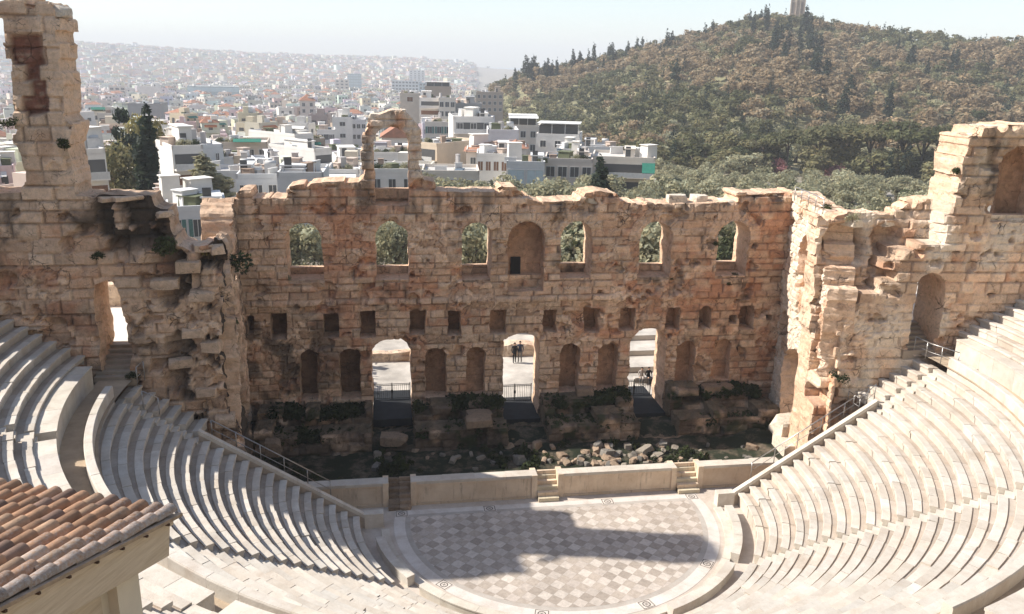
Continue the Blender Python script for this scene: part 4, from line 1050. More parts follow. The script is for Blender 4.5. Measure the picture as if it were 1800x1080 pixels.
def ground_z(X, Y, detail=True):
    X = np.asarray(X, float); Y = np.asarray(Y, float)
    dx, dy = X-CAM[0], Y-CAM[1]; d = np.hypot(dx, dy); az = np.degrees(np.arctan2(dx, dy))
    z = np.interp(d, B_D, B_Z)
    fz = CAM[2]+FD*np.interp(az, F_AZ, F_EL)
    far = sstep(1500, FD, d)*(1-sstep(FD+100, 4600, d))
    z = z+np.maximum(fz-np.interp(d, B_D, B_Z), 0)*far
    hz = CAM[2]+HD*np.interp(az, H_AZ, H_EL); f0 = np.interp(az, HF_AZ, HF_D)
    t = np.clip((d-f0)/(HD-f0), 0, 1); pr = 0.55*t+0.45*t*t*(3-2*t)
    back = 1-sstep(HD+60, HD+700, d)
    fade = sstep(az_of(800), az_of(872), az)*(1-sstep(70, 100, az))
    wob = (fbm(X*0.02, Y*0.02, 1, 4, 71)-.5)*9*sstep(0, .3, t)*(1-sstep(.8, 1.0, t))
    z = z+np.maximum(hz-z, 0)*pr*back*fade+wob*fade*back
    # the theatre's own hollow, the acropolis slope behind it
    r = np.hypot(X, Y)
    slope = 15.2+np.clip(r-33, 0, 60)*0.62
    acro = sstep(31.5, 33.2, r)*sstep(4.0, 0.0, Y)
    z = z*(1-acro)+slope*acro
    hollow = (r < 31.5) & (Y < 12.5) | ((np.abs(X) < 38) & (Y > -2) & (Y < 14.5))
    z = np.where(hollow, -3.0, z)
    if detail: z = z+(fbm(X*0.05, Y*0.05, 2, 3, 73)-.5)*1.2*sstep(70, 120, d)
    return z
def gz(x, y): return float(ground_z(np.array([x]), np.array([y]))[0])
def land_mat():
    m, nt, b = new_mat("land"); co = objco(nt); n = noise_n(nt, 0.09, 6, 0.7, co); n2 = noise_n(nt, 0.6, 6, 0.7, co)
    c = mixc(nt, attr(nt, "col"), ramp(nt, n, [(0.3, .65), (0.7, 1.3)]), 1.0, 'MULTIPLY')
    c = mixc(nt, c, ramp(nt, n2, [(0.3, .7), (0.7, 1.25)]), 1.0, 'MULTIPLY')
    nt.links.new(c, b.inputs['Base Color']); return m
na = 420
AZ = np.concatenate([np.linspace(-180, -24, 60, endpoint=False), np.linspace(-24, 46, na, endpoint=False), np.linspace(46, 180, 51)])
RR = np.concatenate([np.linspace(0.5, 60, 40, endpoint=False), np.geomspace(60, 4700, 150), np.geomspace(5200, 14000, 6)])
A, Rr = np.meshgrid(np.radians(AZ), RR, indexing='ij')
X = CAM[0]+Rr*np.sin(A); Y = CAM[1]+Rr*np.cos(A); Z = ground_z(X, Y)
azd = np.degrees(A); hillm = sstep(az_of(840), az_of(880), azd)*sstep(0, 40, Rr-np.interp(azd, HF_AZ, HF_D))*(Rr < 1600)
cg = np.empty(X.shape+(3,)); cg[:] = (.30, .265, .22)
cg = lerp(cg, np.array((.20, .185, .10)), hillm)
gr = (1-sstep(95, 200, Rr))*sstep(az_of(700), az_of(760), azd); cg = lerp(cg, np.array((.20, .185, .105)), gr*.9)
bare = sstep(.60, .70, fbm(X*0.018, Y*0.018, 3, 4, 75))*hillm; cg = lerp(cg, np.array((.33, .28, .17)), bare*.8)
I = np.arange(X.size).reshape(X.shape)
Q = np.stack([I[:-1, :-1], I[:-1, 1:], I[1:, 1:], I[1:, :-1]], -1).reshape(-1, 4)[:, ::-1]
tag(link("ground", fast_mesh("ground", np.stack([X, Y, Z], -1).reshape(-1, 3), Q, land_mat(), None, cg.reshape(-1, 3), True)), kind="structure")
mb = MB(); n = 64; mb.add([(60000*math.cos(2*PI*i/n), 60000*math.sin(2*PI*i/n), -52) for i in range(n)], [tuple(range(n))], 0)
m_sea, nt, b = new_mat("sea_water"); b.inputs['Base Color'].default_value = (.16, .25, .31, 1); b.inputs['Roughness'].default_value = 0.35
tag(mb.build("sea", m_sea), kind="structure")
# plaza behind the stage wall and the terraces behind the wing walls
M_PLAZA = simple_mat("plaza_paving", (.46, .42, .37), 0.85, 0.3, 0.5, 0.02)
mb = MB(); mb.add([(-32, 14.3, .95), (34, 14.3, .95), (34, 38, 1.05), (-32, 38, 1.05)], [(0, 1, 2, 3)], 0); tag(mb.build("plaza_pavement", M_PLAZA), kind="structure")
M_TERR = simple_mat("terrace_paving", (.68, .63, .56), 0.85, 0.12, 0.8, 0.01)
mb = MB(); mb.box((-28.3, 10.2, 4.6), (18.6, 11.2, 9.8), 0); tag(mb.build("terrace_ground", M_TERR), kind="structure")
mb = MB(); mb.box((28.6, 10.2, 4.6), (18.6, 11.2, 9.8), 0); tag(mb.build("terrace_ground", M_TERR), kind="structure")
def low_wall(name, fr, u1, h, th, seed, label, base=0.0):
    e = empty(name, tuple(fr.O), label, "wall"); st = stone(seed, (-1, u1+1), (-1, h+2), 0.4, 0.2, 0.15, 0.5, pale=0.4, pockets=0)
    masonry("stonework", fr, lambda u, v: np.minimum(rect_sdf(u, v, 0, u1, base-.3, base+h), 9)+(fbm(u, v, 1, 3, seed)-.5)*.3, (-.1, u1+.1), (base-.3, base+h+.3), 0.14, th, st, e, K=3, seed=seed); return e
low_wall("terrace_wall", Frame((-27.5, 11.5, 9.5), (1, 0, 0)), 6.0, 1.3, 0.9, 801, "tan block wall on the bright terrace beyond the left doorway")
low_wall("plaza_wall", Frame((-15, 23.5, 1.0), (1, 0, 0)), 12.5, .75, 0.8, 802, "low tan stone wall on the bright plaza seen through the left arched gateway")
low_wall("plaza_wall", Frame((0.2, 23.8, 1.0), (1, 0, 0)), 3.6, .95, 1.3, 803, "block of tan stonework behind the two people, seen through the middle gateway")
M_WHITE = simple_mat("white_render", (.78, .75, .70), 0.85, 0.06, 0.8)
mb = MB()
for k in range(4): mb.box((13.5, 20.5+2.6*k, 1.0+.22*(k+1)), (9, 2.6, .44*(k+1)), 0)
tag(mb.build("plaza_steps", M_PLAZA), "broad pale steps on the plaza seen through the right arched gateway", "steps")
mb = MB(); mb.box((4.6, 30, 2.4), (5.6, .4, 2.9), 0); tag(mb.build("plaza_screen", M_WHITE), "white rendered wall at the back of the plaza seen through the middle gateway", "wall")
mb = MB(); mb.box((-9, 31, 2.2), (9, .5, 2.5), 0); tag(mb.build("plaza_screen", M_WHITE), "white rendered wall at the back of the plaza seen through the left gateway", "wall")
# ================================================================ FOLIAGE
def leafy(nt, b, c):
    """thin leaves let part of the light through"""
    t = nd(nt, 'ShaderNodeBsdfTranslucent'); nt.links.new(c, t.inputs[0]); mx = nd(nt, 'ShaderNodeMixShader'); mx.inputs[0].default_value = 0.42
    nt.links.new(b.outputs[0], mx.inputs[1]); nt.links.new(t.outputs[0], mx.inputs[2]); nt.links.new(mx.outputs[0], nt.nodes["Material Output"].inputs[0])
def leaf_mat(name, a, b_, tint=0.25):
    m, nt, b = new_mat(name); b.inputs['Roughness'].default_value = 0.7; b.inputs['Specular IOR Level'].default_value = 0.2
    oi = nd(nt, 'ShaderNodeObjectInfo'); c = mixc(nt, a, b_, oi.outputs['Random'])
    c = mixc(nt, c, attr(nt, "col"), 1.0, 'MULTIPLY'); nt.links.new(c, b.inputs['Base Color']); leafy(nt, b, c); return m
M_BARK = simple_mat("bark", (.13, .10, .075), 0.95, 0.3, 5, 0.03)
M_OLIVE = leaf_mat("olive_leaves", (.30, .285, .175), (.39, .365, .235))
M_PINE = leaf_mat("pine_needles", (.075, .085, .036), (.22, .195, .095))
M_DRY = leaf_mat("dry_pine_needles", (.27, .195, .115), (.37, .28, .17))
M_CYP = leaf_mat("cypress_needles", (.022, .036, .024), (.040, .055, .034))
M_SHRUB = leaf_mat("shrub_leaves", (.040, .055, .022), (.085, .095, .036))
M_YEL = leaf_mat("yellow_green_leaves", (.22, .19, .07), (.30, .25, .10))
M_PINK = leaf_mat("pink_blossom", (.38, .17, .17), (.46, .22, .2))
def leaf_cloud(clumps, n, size, rng, flat=0.0, dens_shell=0.55):
    """many small leaf-sized quads through a set of ellipsoid clumps -> verts, quads, colours"""
    C = np.array([c[0] for c in clumps]); R = np.array([c[1] for c in clumps]); w = np.array([np.prod(c[1])**(2/3) for c in clumps]); w = w/w.sum()
    k = rng.choice(len(clumps), n, p=w); d = rng.normal(size=(n, 3)); d /= np.linalg.norm(d, axis=1)[:, None]
    rr = (dens_shell+(1-dens_shell)*rng.random(n))**0.7; P = C[k]+d*R[k]*rr[:, None]*(0.82+0.36*rng.random(n))[:, None]
    nrm = d*0.9+rng.normal(size=(n, 3))*0.55+np.array([0, 0, flat]); nrm /= np.linalg.norm(nrm, axis=1)[:, None]
    a = np.cross(nrm, rng.normal(size=(n, 3))); a /= np.linalg.norm(a, axis=1)[:, None]; b = np.cross(nrm, a)
    s = size*(0.6+0.8*rng.random(n))[:, None]; asp = (0.45+0.4*rng.random(n))[:, None]
    V = np.stack([P-a*s*.5-b*s*asp*.35, P+a*s*.5-b*s*asp*.2, P+a*s*.45+b*s*asp*.4, P-a*s*.4+b*s*asp*.35], 1).reshape(-1, 3)
    ck = 0.80+0.38*rng.random(len(clumps)); c = (ck[k]*(0.8+0.4*rng.random(n)))[:, None]*np.array([[1, 1, 1]])
    c = c*(1+0.18*(rng.random((n, 1))-.5)*np.array([[1.2, .2, -.8]]))
    return V, np.arange(4*n).reshape(n, 4), np.repeat(c, 4, 0)
def crown_mesh(kind, seed, n, size):
    rng = np.random.default_rng(seed); cl = []
    if kind == 'olive':            # broad uneven crown, unit: 1 tall, ~1.1 wide
        for i in range(15):
            a, r = rng.uniform(0, 6.28), rng.uniform(0.05, .42); cl.append(((r*math.cos(a), r*math.sin(a), rng.uniform(.38, .86)-.25*r), np.array((.20, .20, .15))*rng.uniform(.6, 1.25)))
        return leaf_cloud(cl, n, size, rng)
    if kind == 'pine':             # irregular layered crown
        for i in range(13):
            t = rng.random(); a = rng.uniform(0, 6.28); r = rng.uniform(.08, .36)*(1.05-t*.75); cl.append(((r*math.cos(a), r*math.sin(a), .28+.64*t), np.array((.17, .17, .10))*rng.uniform(.6, 1.2)*(1.15-.5*t)))
        return leaf_cloud(cl, n, size, rng, 0.3)
    if kind == 'round':            # full rounded crown
        for i in range(13):
            a, e, q = rng.uniform(0, 6.28), rng.uniform(-.5, 1), rng.uniform(.5, 1); r = .34*q*math.cos(e*1.4); cl.append(((r*math.cos(a), r*math.sin(a), .56+.30*q*math.sin(e*1.4)), np.array((.19, .19, .16))*rng.uniform(.65, 1.15)))
        return leaf_cloud(cl, n, size, rng, 0.2)
    if kind == 'umbrella':
        for i in range(16):
            a, r = rng.uniform(0, 6.28), rng.uniform(.0, .5); cl.append(((r*math.cos(a), r*math.sin(a), .80-.28*r*r+rng.uniform(-.05, .06)), np.array((.19, .19, .085))*rng.uniform(.7, 1.2)))
        return leaf_cloud(cl, n, size, rng, 0.6)
    if kind == 'cypress':          # tall spindle
        for i in range(14):
            t = i/13; w = .095*math.sin(PI*min(1, .16+.84*t))**.8*(1.0-.35*t)+.012; a = rng.uniform(0, 6.28); cl.append(((.022*math.cos(a), .022*math.sin(a), .05+.93*t), np.array((w, w, .075))*rng.uniform(.8, 1.2)))
        return leaf_cloud(cl, n, size, rng, 0.0, .75)
    if kind == 'bush':
        for i in range(9):
            a, r = rng.uniform(0, 6.28), rng.uniform(0, .42); cl.append(((r*math.cos(a), r*math.sin(a), rng.uniform(.25, .65)-.3*r), np.array((.24, .24, .22))*rng.uniform(.6, 1.2)))
        return leaf_cloud(cl, n, size, rng)
def trunk_mesh(kind, seed):
    r = random.Random(seed); mb = MB(); top = {'olive': .45, 'pine': .55, 'umbrella': .7, 'cypress': .3, 'bush': .3, 'round': .5}[kind]; w = {'olive': .05, 'pine': .028, 'umbrella': .022, 'cypress': .018, 'bush': .02, 'round': .03}[kind]
    lx, ly = r.uniform(-.05, .05), r.uniform(-.05, .05)
    mb.tube([(0, 0, -.06), (lx*.4, ly*.4, top*.5), (lx, ly, top)], [w*1.3, w, w*.7], seg=6)
    if kind != 'cypress':
        for i in range(4):
            a = r.uniform(0, 6.28); e = r.uniform(.2, .34); mb.tube([(lx*.7, ly*.7, top*r.uniform(.5, .8)), (lx+e*.5*math.cos(a), ly+e*.5*math.sin(a), top+.05), (lx+e*math.cos(a), ly+e*math.sin(a), top+r.uniform(.1, .24))], [w*.6, w*.45, w*.2], seg=5)
    return mb
CROWN, TRUNK = {}, {}
LM = {'olive': M_OLIVE, 'pine': M_PINE, 'dry': M_DRY, 'umbrella': M_PINE, 'cypress': M_CYP, 'bush': M_SHRUB, 'yellow': M_YEL, 'pink': M_PINK}
def crown_data(kind, var, n, size, mat):
    k = (kind, var, n, mat)
    if k not in CROWN:
        V, Q, C = crown_mesh(kind, 1000+var*7+len(kind), n, size); CROWN[k] = fast_mesh("crown", V, Q, LM[mat], None, C, False)
    return CROWN[k]
def trunk_data(kind, var):
    if (kind, var) not in TRUNK: TRUNK[(kind, var)] = trunk_mesh(kind, var).mesh("trunk", M_BARK)
    return TRUNK[(kind, var)]
def tree(name, x, y, z, h, kind, mat, label, group, var=0, n=900, size=.07, wid=1.0, rz=None, cat="tree"):
    t = empty(name, (x, y, z), label, cat, group, RND.uniform(0, 6.28) if rz is None else rz)
    t.scale = (h*wid, h*wid, h)
    for nm, me in (("crown", crown_data(kind, var, n, size, mat)), ("trunk", trunk_data(kind, var % 3))):
        o = bpy.data.objects.new(nm, me); COL.objects.link(o); o.parent = t
    return t
# ---- olives and shrubs just beyond the stage wall (seen through its windows and over its top)
win_lab = ["the leftmost arched upper window", "the second arched upper window from the left", "the third arched upper window from the left", "the arched upper window right of the blind niche", "the second arched upper window from the right", "the rightmost arched upper window"]
for i, b_ in enumerate(UPPER):
    for j in range(7):
        x = b_[0]+(b_[1]-b_[0])*(0.02+.16*j)+RND.uniform(-6, 6); y = RND.uniform(396, 462); dist = RND.uniform(82, 104)
        p = at_d(x, y, dist); z = gz(p[0], p[1]); h = min(12.0, max(3.4, p[2]-z+RND.uniform(0.3, 1.6)))
        dk = (i == 3 and j < 4) or (i == 5); kind = 'pine' if dk else 'olive'
        tree("pine_tree" if dk else "olive_tree", p[0], p[1], z, h, kind, 'pine' if dk else 'olive', ("dark green pine" if dk else "grey-green olive tree")+" seen through "+win_lab[i], "trees seen through "+win_lab[i], j % 4, 1500, .065, 1.0)
def scatter(px0, px1, d0, d1, spacing, rng):
    out = []
    a0, a1 = rad(az_of(px0, 330)), rad(az_of(px1, 330)); d = d0
    while d < d1:
        a = a0+rng.uniform(0, spacing/d)
        while a < a1:
            dd = d+rng.uniform(-.4, .4)*spacing; out.append((CAM[0]+dd*math.sin(a), CAM[1]+dd*math.cos(a), dd, math.degrees(a))); a += spacing/d*rng.uniform(.75, 1.3)
        d += spacing*.85
    return out
tr = random.Random(21)
ol = []
for (x, y, d, a) in scatter(1170, 1680, 104, 200, 5.4, tr): ol.append((x, y, d, "in the grove right above the stage wall"))
for (x, y, d, a) in scatter(740, 1170, 100, 136, 4.4, tr): ol.append((x, y, d, "in the greenery belt below the houses"))
ol.sort(key=lambda t: t[2])
for i, (x, y, d, w) in enumerate(ol[:300]):
    h = tr.uniform(3.6, 5.6)*(1.36 if 'belt' in w else 1.0); nm = tr.random()
    if nm < .80: tree("olive_tree", x, y, gz(x, y), h, 'olive', 'olive', f"{'tall' if h > 4.8 else 'low'} grey-green olive tree {w}, {'nearest rows' if d < 125 else ('middle rows' if d < 160 else 'farthest rows')}", "olive trees of the grove", i % 5, 800, .075, tr.uniform(1.0, 1.3))
    else: tree("shrub", x, y, gz(x, y), h*.75, 'bush', 'yellow' if nm > .965 else 'bush', f"{'yellowish' if nm > .965 else 'dark green'} bush {w}, {'nearest rows' if d < 125 else ('middle rows' if d < 160 else 'farthest rows')}", "bushes of the grove", i % 3, 600, .085, 1.0, cat="bush")
for (x, yb, d, h, kind, mat, lab, wid) in [(1052, 335, 112, 4.4, 'cypress', 'cypress', "small dark cypress standing in front of the building with the green awning", 1.5), (1470, 262, 236, 8.0, 'bush', 'yellow', "bright yellow-green bush under the umbrella pines", 1.2), (1478, 297, 222, 3.4, 'bush', 'pink', "pink flowering bush at the edge of the car park", 1.6), (1370, 285, 228, 3.4, 'bush', 'pink', "small pink flowering bush at the foot of the hill", 1.0),
      (266, 333, 118, 11.0, 'cypress', 'cypress', "tall black-green cypress among the houses right of the broken tower", .95), (230, 335, 132, 12.0, 'pine', 'cypress', "large dark evergreen beside the tall black cypress", .62), (213, 335, 126, 8.0, 'olive', 'pine', "broad green tree left of the dark evergreen", .8), (249, 280, 150, 8.8, 'olive', 'yellow', "pale yellow tree behind the tall black cypress", .6), (367, 332, 118, 4.6, 'cypress', 'olive', "pale rounded conifer right of the white balcony house", 2.6),
      (345, 445, 62, 4.4, 'bush', 'olive', "grey-green bush in the gap between wing wall and stage wall", 1.3), (372, 440, 66, 3.6, 'bush', 'yellow', "yellowish bush in the gap beside the stage wall", 1.2), (320, 430, 72, 3.6, 'bush', 'bush', "dark bush below the windows of the low white house", 1.2),
      (15, 335, 88, 5.5, 'bush', 'olive', "dry brownish tree standing left of the broken tower", 1.2), (188, 335, 104, 3.8, 'bush', 'olive', "low pale bush behind the ledge beside the broken tower", 1.4), (225, 338, 100, 2.6, 'bush', 'yellow', "yellow-green bush behind the left wall ledge", 1.6)]:
    p = at_d(x, yb, d); z = max(gz(p[0], p[1]), p[2]-h*.1) if yb > 400 else p[2]; z = gz(p[0], p[1]) if abs(z-gz(p[0], p[1])) < 3 else z
    tree({'cypress': 'cypress_tree', 'pine': 'evergreen_tree', 'olive': 'tree', 'bush': 'bush'}[kind], p[0], p[1], gz(p[0], p[1]), h+max(0, z-gz(p[0], p[1])), kind, mat, lab, None, 1, 2600, .05 if kind != 'cypress' else .045, wid, cat='tree' if kind != 'bush' else 'bush')
# ---- the wooded hill
hr = random.Random(33); hill = []
d = 214.0
while d < 610:
    sp = 6.0+d*.0036; a = rad(az_of(838))
    while a < rad(44):
        dd = d+hr.uniform(-.45, .45)*sp; aa = math.degrees(a)
        if dd > np.interp(aa, HF_AZ, HF_D)+4: hill.append((CAM[0]+dd*math.sin(a), CAM[1]+dd*math.cos(a), dd, aa))
        a += sp/d*hr.uniform(.7, 1.35)
    d += sp*.82
hx = np.array([h[0] for h in hill]); hy = np.array([h[1] for h in hill]); hz_ = ground_z(hx, hy); bare_ = fbm(hx*0.018, hy*0.018, 3, 4, 75)
hill = [(x, y, dd, aa, z) for (x, y, dd, aa), z, bb in zip(hill, hz_, bare_) if bb < .66 or hr.random() < .5]
hill.sort(key=lambda t: t[2])
def hill_zone(dd, aa):
    t = (dd-np.interp(aa, HF_AZ, HF_D))/(HD-np.interp(aa, HF_AZ, HF_D))
    v = "at the foot of the hill" if t < .12 else ("low on the hillside" if t < .35 else ("halfway up the hillside" if t < .7 else "near the top of the hill"))
    h = "above the houses" if aa < az_of(1160) else ("above the grove" if aa < az_of(1430) else ("behind the umbrella pines" if aa < az_of(1640) else "behind the right ruined tower"))
    return v+" "+h
acc_V, acc_Q, acc_C, acc_M, off = [], [], [], [], 0
STUFFV = {}
for kind, mat in (('pine', 'pine'), ('pine', 'dry'), ('round', 'pine'), ('round', 'dry'), ('cypress', 'cypress'), ('olive', 'olive')):
    for v in range(4): STUFFV[(kind, mat, v)] = crown_mesh(kind, 500+v*13+len(mat), 250 if kind != 'cypress' else 130, .115 if kind != 'cypress' else .06)
MATI = {'pine': 0, 'dry': 1, 'cypress': 2, 'olive': 3}
TINT = {'pine': ((.075, .085, .036), (.22, .195, .095)), 'dry': ((.27, .195, .115), (.37, .28, .17)), 'cypress': ((.022, .036, .024), (.040, .055, .034)), 'olive': ((.22, .22, .115), (.34, .315, .185))}
nind = 0
for i, (x, y, dd, aa, z) in enumerate(hill):
    u = hr.random(); cl = float(fbm(np.array([x*.02]), np.array([y*.02]), 5, 3, 81)[0])
    if u < .135: kind, mat, h, w = 'cypress', 'cypress', hr.uniform(7, 12), 1.0
    elif cl+hr.uniform(-.14, .14) > .57: kind, mat, h, w = 'pine', 'dry', hr.uniform(5.5, 11), hr.uniform(1.15, 1.55)
    elif u < .66: kind, mat, h, w = 'pine', 'pine', hr.uniform(5.5, 11), hr.uniform(1.15, 1.55)
    else: kind, mat, h, w = 'olive', 'olive', hr.uniform(4.5, 7.5), hr.uniform(1.1, 1.5)
    if kind == 'pine' and hr.random() < .72: kind = 'round'; h *= .92
    if nind < 210:
        nm = {'pine': ('dark green layered pine' if mat == 'pine' else 'brownish layered pine'), 'round': ('dark green rounded pine' if mat == 'pine' else 'brownish rounded pine'), 'cypress': 'slim dark cypress', 'olive': 'grey-green broad tree'}[kind]
        tree({'pine': 'pine_tree', 'round': 'pine_tree', 'cypress': 'cypress_tree', 'olive': 'tree'}[kind], x, y, z-.2, h, kind, mat, f"{nm} {hill_zone(dd, aa)}", "trees "+hill_zone(dd, aa), i % 4, 700 if kind != 'cypress' else 350, .085 if kind != 'cypress' else .05, w); nind += 1
    else:
        V, Q_, C = STUFFV[(kind, mat, i % 4)]; a = hr.uniform(0, 6.28); ca, sa = math.cos(a), math.sin(a); s = h*w
        W_ = np.stack([(V[:, 0]*ca-V[:, 1]*sa)*s+x, (V[:, 0]*sa+V[:, 1]*ca)*s+y, V[:, 2]*h+z-.2], 1)
        t = hr.random(); tc = np.array(TINT[mat][0])*(1-t)+np.array(TINT[mat][1])*t
        acc_V.append(W_); acc_Q.append(Q_+off); acc_C.append(C*tc); off += len(V)
M_FOREST = attr_mat("forest_leaves", 0.75, 1.0, 0.1, 0, 1, 0.2)
_b = M_FOREST.node_tree.nodes["Principled BSDF"]; leafy(M_FOREST.node_tree, _b, _b.inputs['Base Color'].links[0].from_socket)
forest = link("hillside_forest", fast_mesh("hillside_forest", np.concatenate(acc_V), np.concatenate(acc_Q), M_FOREST, None, np.clip(np.concatenate(acc_C), 0, 1), False))
tag(forest, "dense brownish green wood covering the hill behind the theatre", "wood", None, "stuff")
# cypresses and lone trees that stand out on the skyline
SK = [(906, 155, 120, 1.0), (924, 160, 97, 1.3), (938, 150, 97, 1.3), (957, 130, 108, 1.0), (1019, 135, 90, 1.0), (1021, 110, 92, 1.0), (1034, 103, 88, .8), (1044, 100, 76, .7), (1075, 112, 75, 1.3), (1103, 100, 72, .9), (1119, 96, 66, .9), (1128, 92, 66, .9), (1142, 95, 72, 1.0), (1181, 82, 54, 1.1), (1238, 70, 42, 1.2), (1252, 60, 36, .9), (1337, 50, 17, 1.1), (1344, 50, 8, 1.0), (1420, 58, 24, 1.0), (1680, 118, 80, 1.2), (1483, 180, 148, 1.0), (1487, 215, 175, 1.0), (1318, 33, 18, .8)]
for i, (x, yb, yt, w) in enumerate(SK):
    d = HD-12 if yb < 170 else 330; p = at_d(x, yb, d); top = at_d(x, yt, d); z = gz(p[0], p[1]); h = max(5, top[2]-z)
    tree("cypress_tree", p[0], p[1], z, h, 'cypress', 'cypress', ["slim", "tall dark", "bushy", "pointed"][i % 4]+" cypress "+("on the skyline at the low left end of the hill" if x < 960 else "on the skyline along the left shoulder of the hill" if x < 1260 else "on the summit beside the stone monument" if x < 1500 and yb < 100 else "standing alone on the hill's right slope"), "skyline cypresses", i % 4, 900, .045, w*1.5)
def hill_hit(px_, py_):
    d = ray(px_, py_); k = math.hypot(d[0], d[1])
    for t in np.arange(225, 556, 3.0):
        q = CAM+d*t/k
        if q[2] <= gz(q[0], q[1]): return q
    return CAM+d*548/k
cy_ = random.Random(91)
for i in range(46):
    if i < 18: x, y, w_ = cy_.uniform(1310, 1445), cy_.uniform(62, 118), "in the dark cluster below the summit monument"
    elif i < 30: x, y, w_ = cy_.uniform(905, 1180), 0, "along the hill's left ridge"
    elif i < 38: x, y, w_ = cy_.uniform(1560, 1700), cy_.uniform(90, 150), "on the right shoulder of the hill"
    else: x, y, w_ = cy_.uniform(1150, 1560), cy_.uniform(120, 230), "scattered on the middle slope of the hill"
    if i >= 18 and i < 30: y = float(np.interp(x, [905, 985, 1120, 1180], [150, 136, 108, 94]))+cy_.uniform(0, 14)
    p = hill_hit(x, y); tree("cypress_tree", p[0], p[1], gz(p[0], p[1])-.3, cy_.uniform(10, 17), 'cypress', 'cypress', ["slim", "tall", "bushy", "pointed"][i % 4]+" dark cypress "+w_, "cypresses "+w_, i % 4, 700, .05, cy_.uniform(1.0, 1.6))
# umbrella pines beside the car park
UP = [(1385, 290, 225, 232), (1440, 290, 216, 236), (1490, 285, 210, 240), (1530, 285, 214, 238), (1580, 288, 205, 234), (1625, 285, 218, 240), (1340, 292, 240, 232), (1290, 300, 255, 228), (1668, 282, 212, 244)]
for i, (x, yb, yt, d) in enumerate(UP):
    p = at_d(x, yb, d); top = at_d(x, yt, d); z = gz(p[0], p[1]); tree("umbrella_pine", p[0], p[1], z, max(6, top[2]-z), 'umbrella', 'pine', ["broad", "leaning", "tall", "flat-topped", "dense", "open-crowned", "wide", "squat", "dark"][i]+" umbrella pine at the foot of the hill", "umbrella pines at the foot of the hill", i % 4, 2200, .06, 1.15)
# ---- the stone monument on the summit
p = at_d(1400, 34, HD+4); z0 = gz(p[0], p[1])-1; zt_ = at_d(1400, -14, HD+4)[2]; hh = zt_-z0; wM = 8.6
M_MON = simple_mat("monument_marble", (.50, .40, .31), 0.85, 0.2, 0.6, 0.05)
mon = empty("hill_monument", (p[0], p[1], z0), "tall ruined marble monument standing on the summit of the wooded hill", "monument", None, -rad(YAW+13))
mb = MB(); mb.box((0, 0, hh*.15), (wM*1.06, 4.2, hh*.3), 0); mb.box((0, 0, hh*.31), (wM*1.12, 4.5, .5), 0); mb.build("base", M_MON, mon, world_verts=False)
mb = MB(); mb.box((-wM*.30, 0, hh*.62), (wM*.40, 3.0, hh*.60), 0); mb.box((wM*.22, .5, hh*.55), (wM*.56, 2.0, hh*.46), 0); mb.box((-wM*.3, 0, hh*.95), (wM*.36, 2.8, hh*.1), 0); mb.build("shaft", M_MON, mon, world_verts=False)
for x in (-.48, -.12, .16, .46):
    mb = MB(); mb.box((wM*x, -1.6, hh*.58), (wM*.07, .4, hh*.5), 0); mb.build("pilaster", M_MON, mon, world_verts=False)
M_MSH = simple_mat("monument_niche_shade", (.26, .20, .16), 0.9, 0.2, 0.6)  # darker copy of the marble; niche shade painted on flat panels
for x, w_ in ((-.30, .2), (.30, .18)):
    mb = MB(); mb.box((wM*x, -1.55, hh*.56), (wM*w_, .12, hh*.3), 0); mb.build("niche", M_MSH, mon, world_verts=False)
# ================================================================ THE CITY
PALX = {'white': (.70, .665, .615), 'grey': (.62, .615, .60), 'bluegrey': (.60, .60, .59), 'cream': (.70, .62, .525), 'beige': (.57, .485, .395), 'pink': (.61, .535, .465), 'ochre': (.58, .47, .35), 'lavender': (.66, .64, .63), 'teal': (.40, .46, .46), 'brown': (.40, .32, .25), 'darkgrey': (.33, .32, .31)}
M_WALLC = attr_mat("plaster", 0.9, 0.5, 0.12, 0, 1, 0.2)
M_GLASS, nt, b = new_mat("dark_window"); b.inputs['Base Color'].default_value = (.095, .095, .095, 1); b.inputs['Roughness'].default_value = 0.25
M_ROOFT = simple_mat("red_roof_tiles", (.34, .165, .105), 0.9, 0.25, 1.2)
M_ROOFF = simple_mat("flat_roof", (.50, .475, .44), 0.95, 0.18, 0.5)
M_AWN = simple_mat("green_awning", (.03, .17, .12), 0.8, 0.12, 2); M_AWO = simple_mat("orange_awning", (.50, .17, .07), 0.8, 0.12, 2); M_AWW = simple_mat("white_awning", (.70, .68, .64), 0.8, 0.08, 2)
M_SHUT = simple_mat("brown_shutter", (.19, .10, .06), 0.8, 0.2, 5); M_SHG = simple_mat("green_shutter", (.10, .19, .17), 0.8, 0.2, 5); M_PALEGL = simple_mat("pale_blue_blind", (.50, .58, .60), 0.6, 0.08, 2); M_RAIL = simple_mat("balcony_rail", (.55, .54, .52), 0.7, 0.1, 3)
M_FRAME = simple_mat("window_frame", (.66, .64, .60), 0.7, 0.08, 4)
WINM = {}
def window_mesh(w, h, pane, sh):
    k = (round(w, 1), round(h, 1), pane, sh)
    if k not in WINM:
        a = MB(); t = .09
        a.box((0, -.02, h/2), (w+.16, .10, .09), 0); a.box((0, -.02, -h/2), (w+.24, .16, .09), 0); a.box((-w/2-.02, -.02, 0), (.09, .10, h), 0); a.box((w/2+.02, -.02, 0), (.09, .10, h), 0); a.box((0, -.02, 0), (.06, .06, h-.1), 0)
        if sh:
            for s in (-1, 1): a.box((s*(w/2+w*.26), -.06, 0), (w*.46, .05, h), 1)
        b_ = MB(); b_.box((0, .012, 0), (w-.02, .06, h-.06), 0)
        WINM[k] = (a.mesh("window", [M_FRAME, M_SHUT if sh != 'g' else M_SHG]), b_.mesh("pane", {'d': M_GLASS, 'p': M_PALEGL, 'b': M_SHUT, 'g': M_SHG}[pane]))
    return WINM[k]
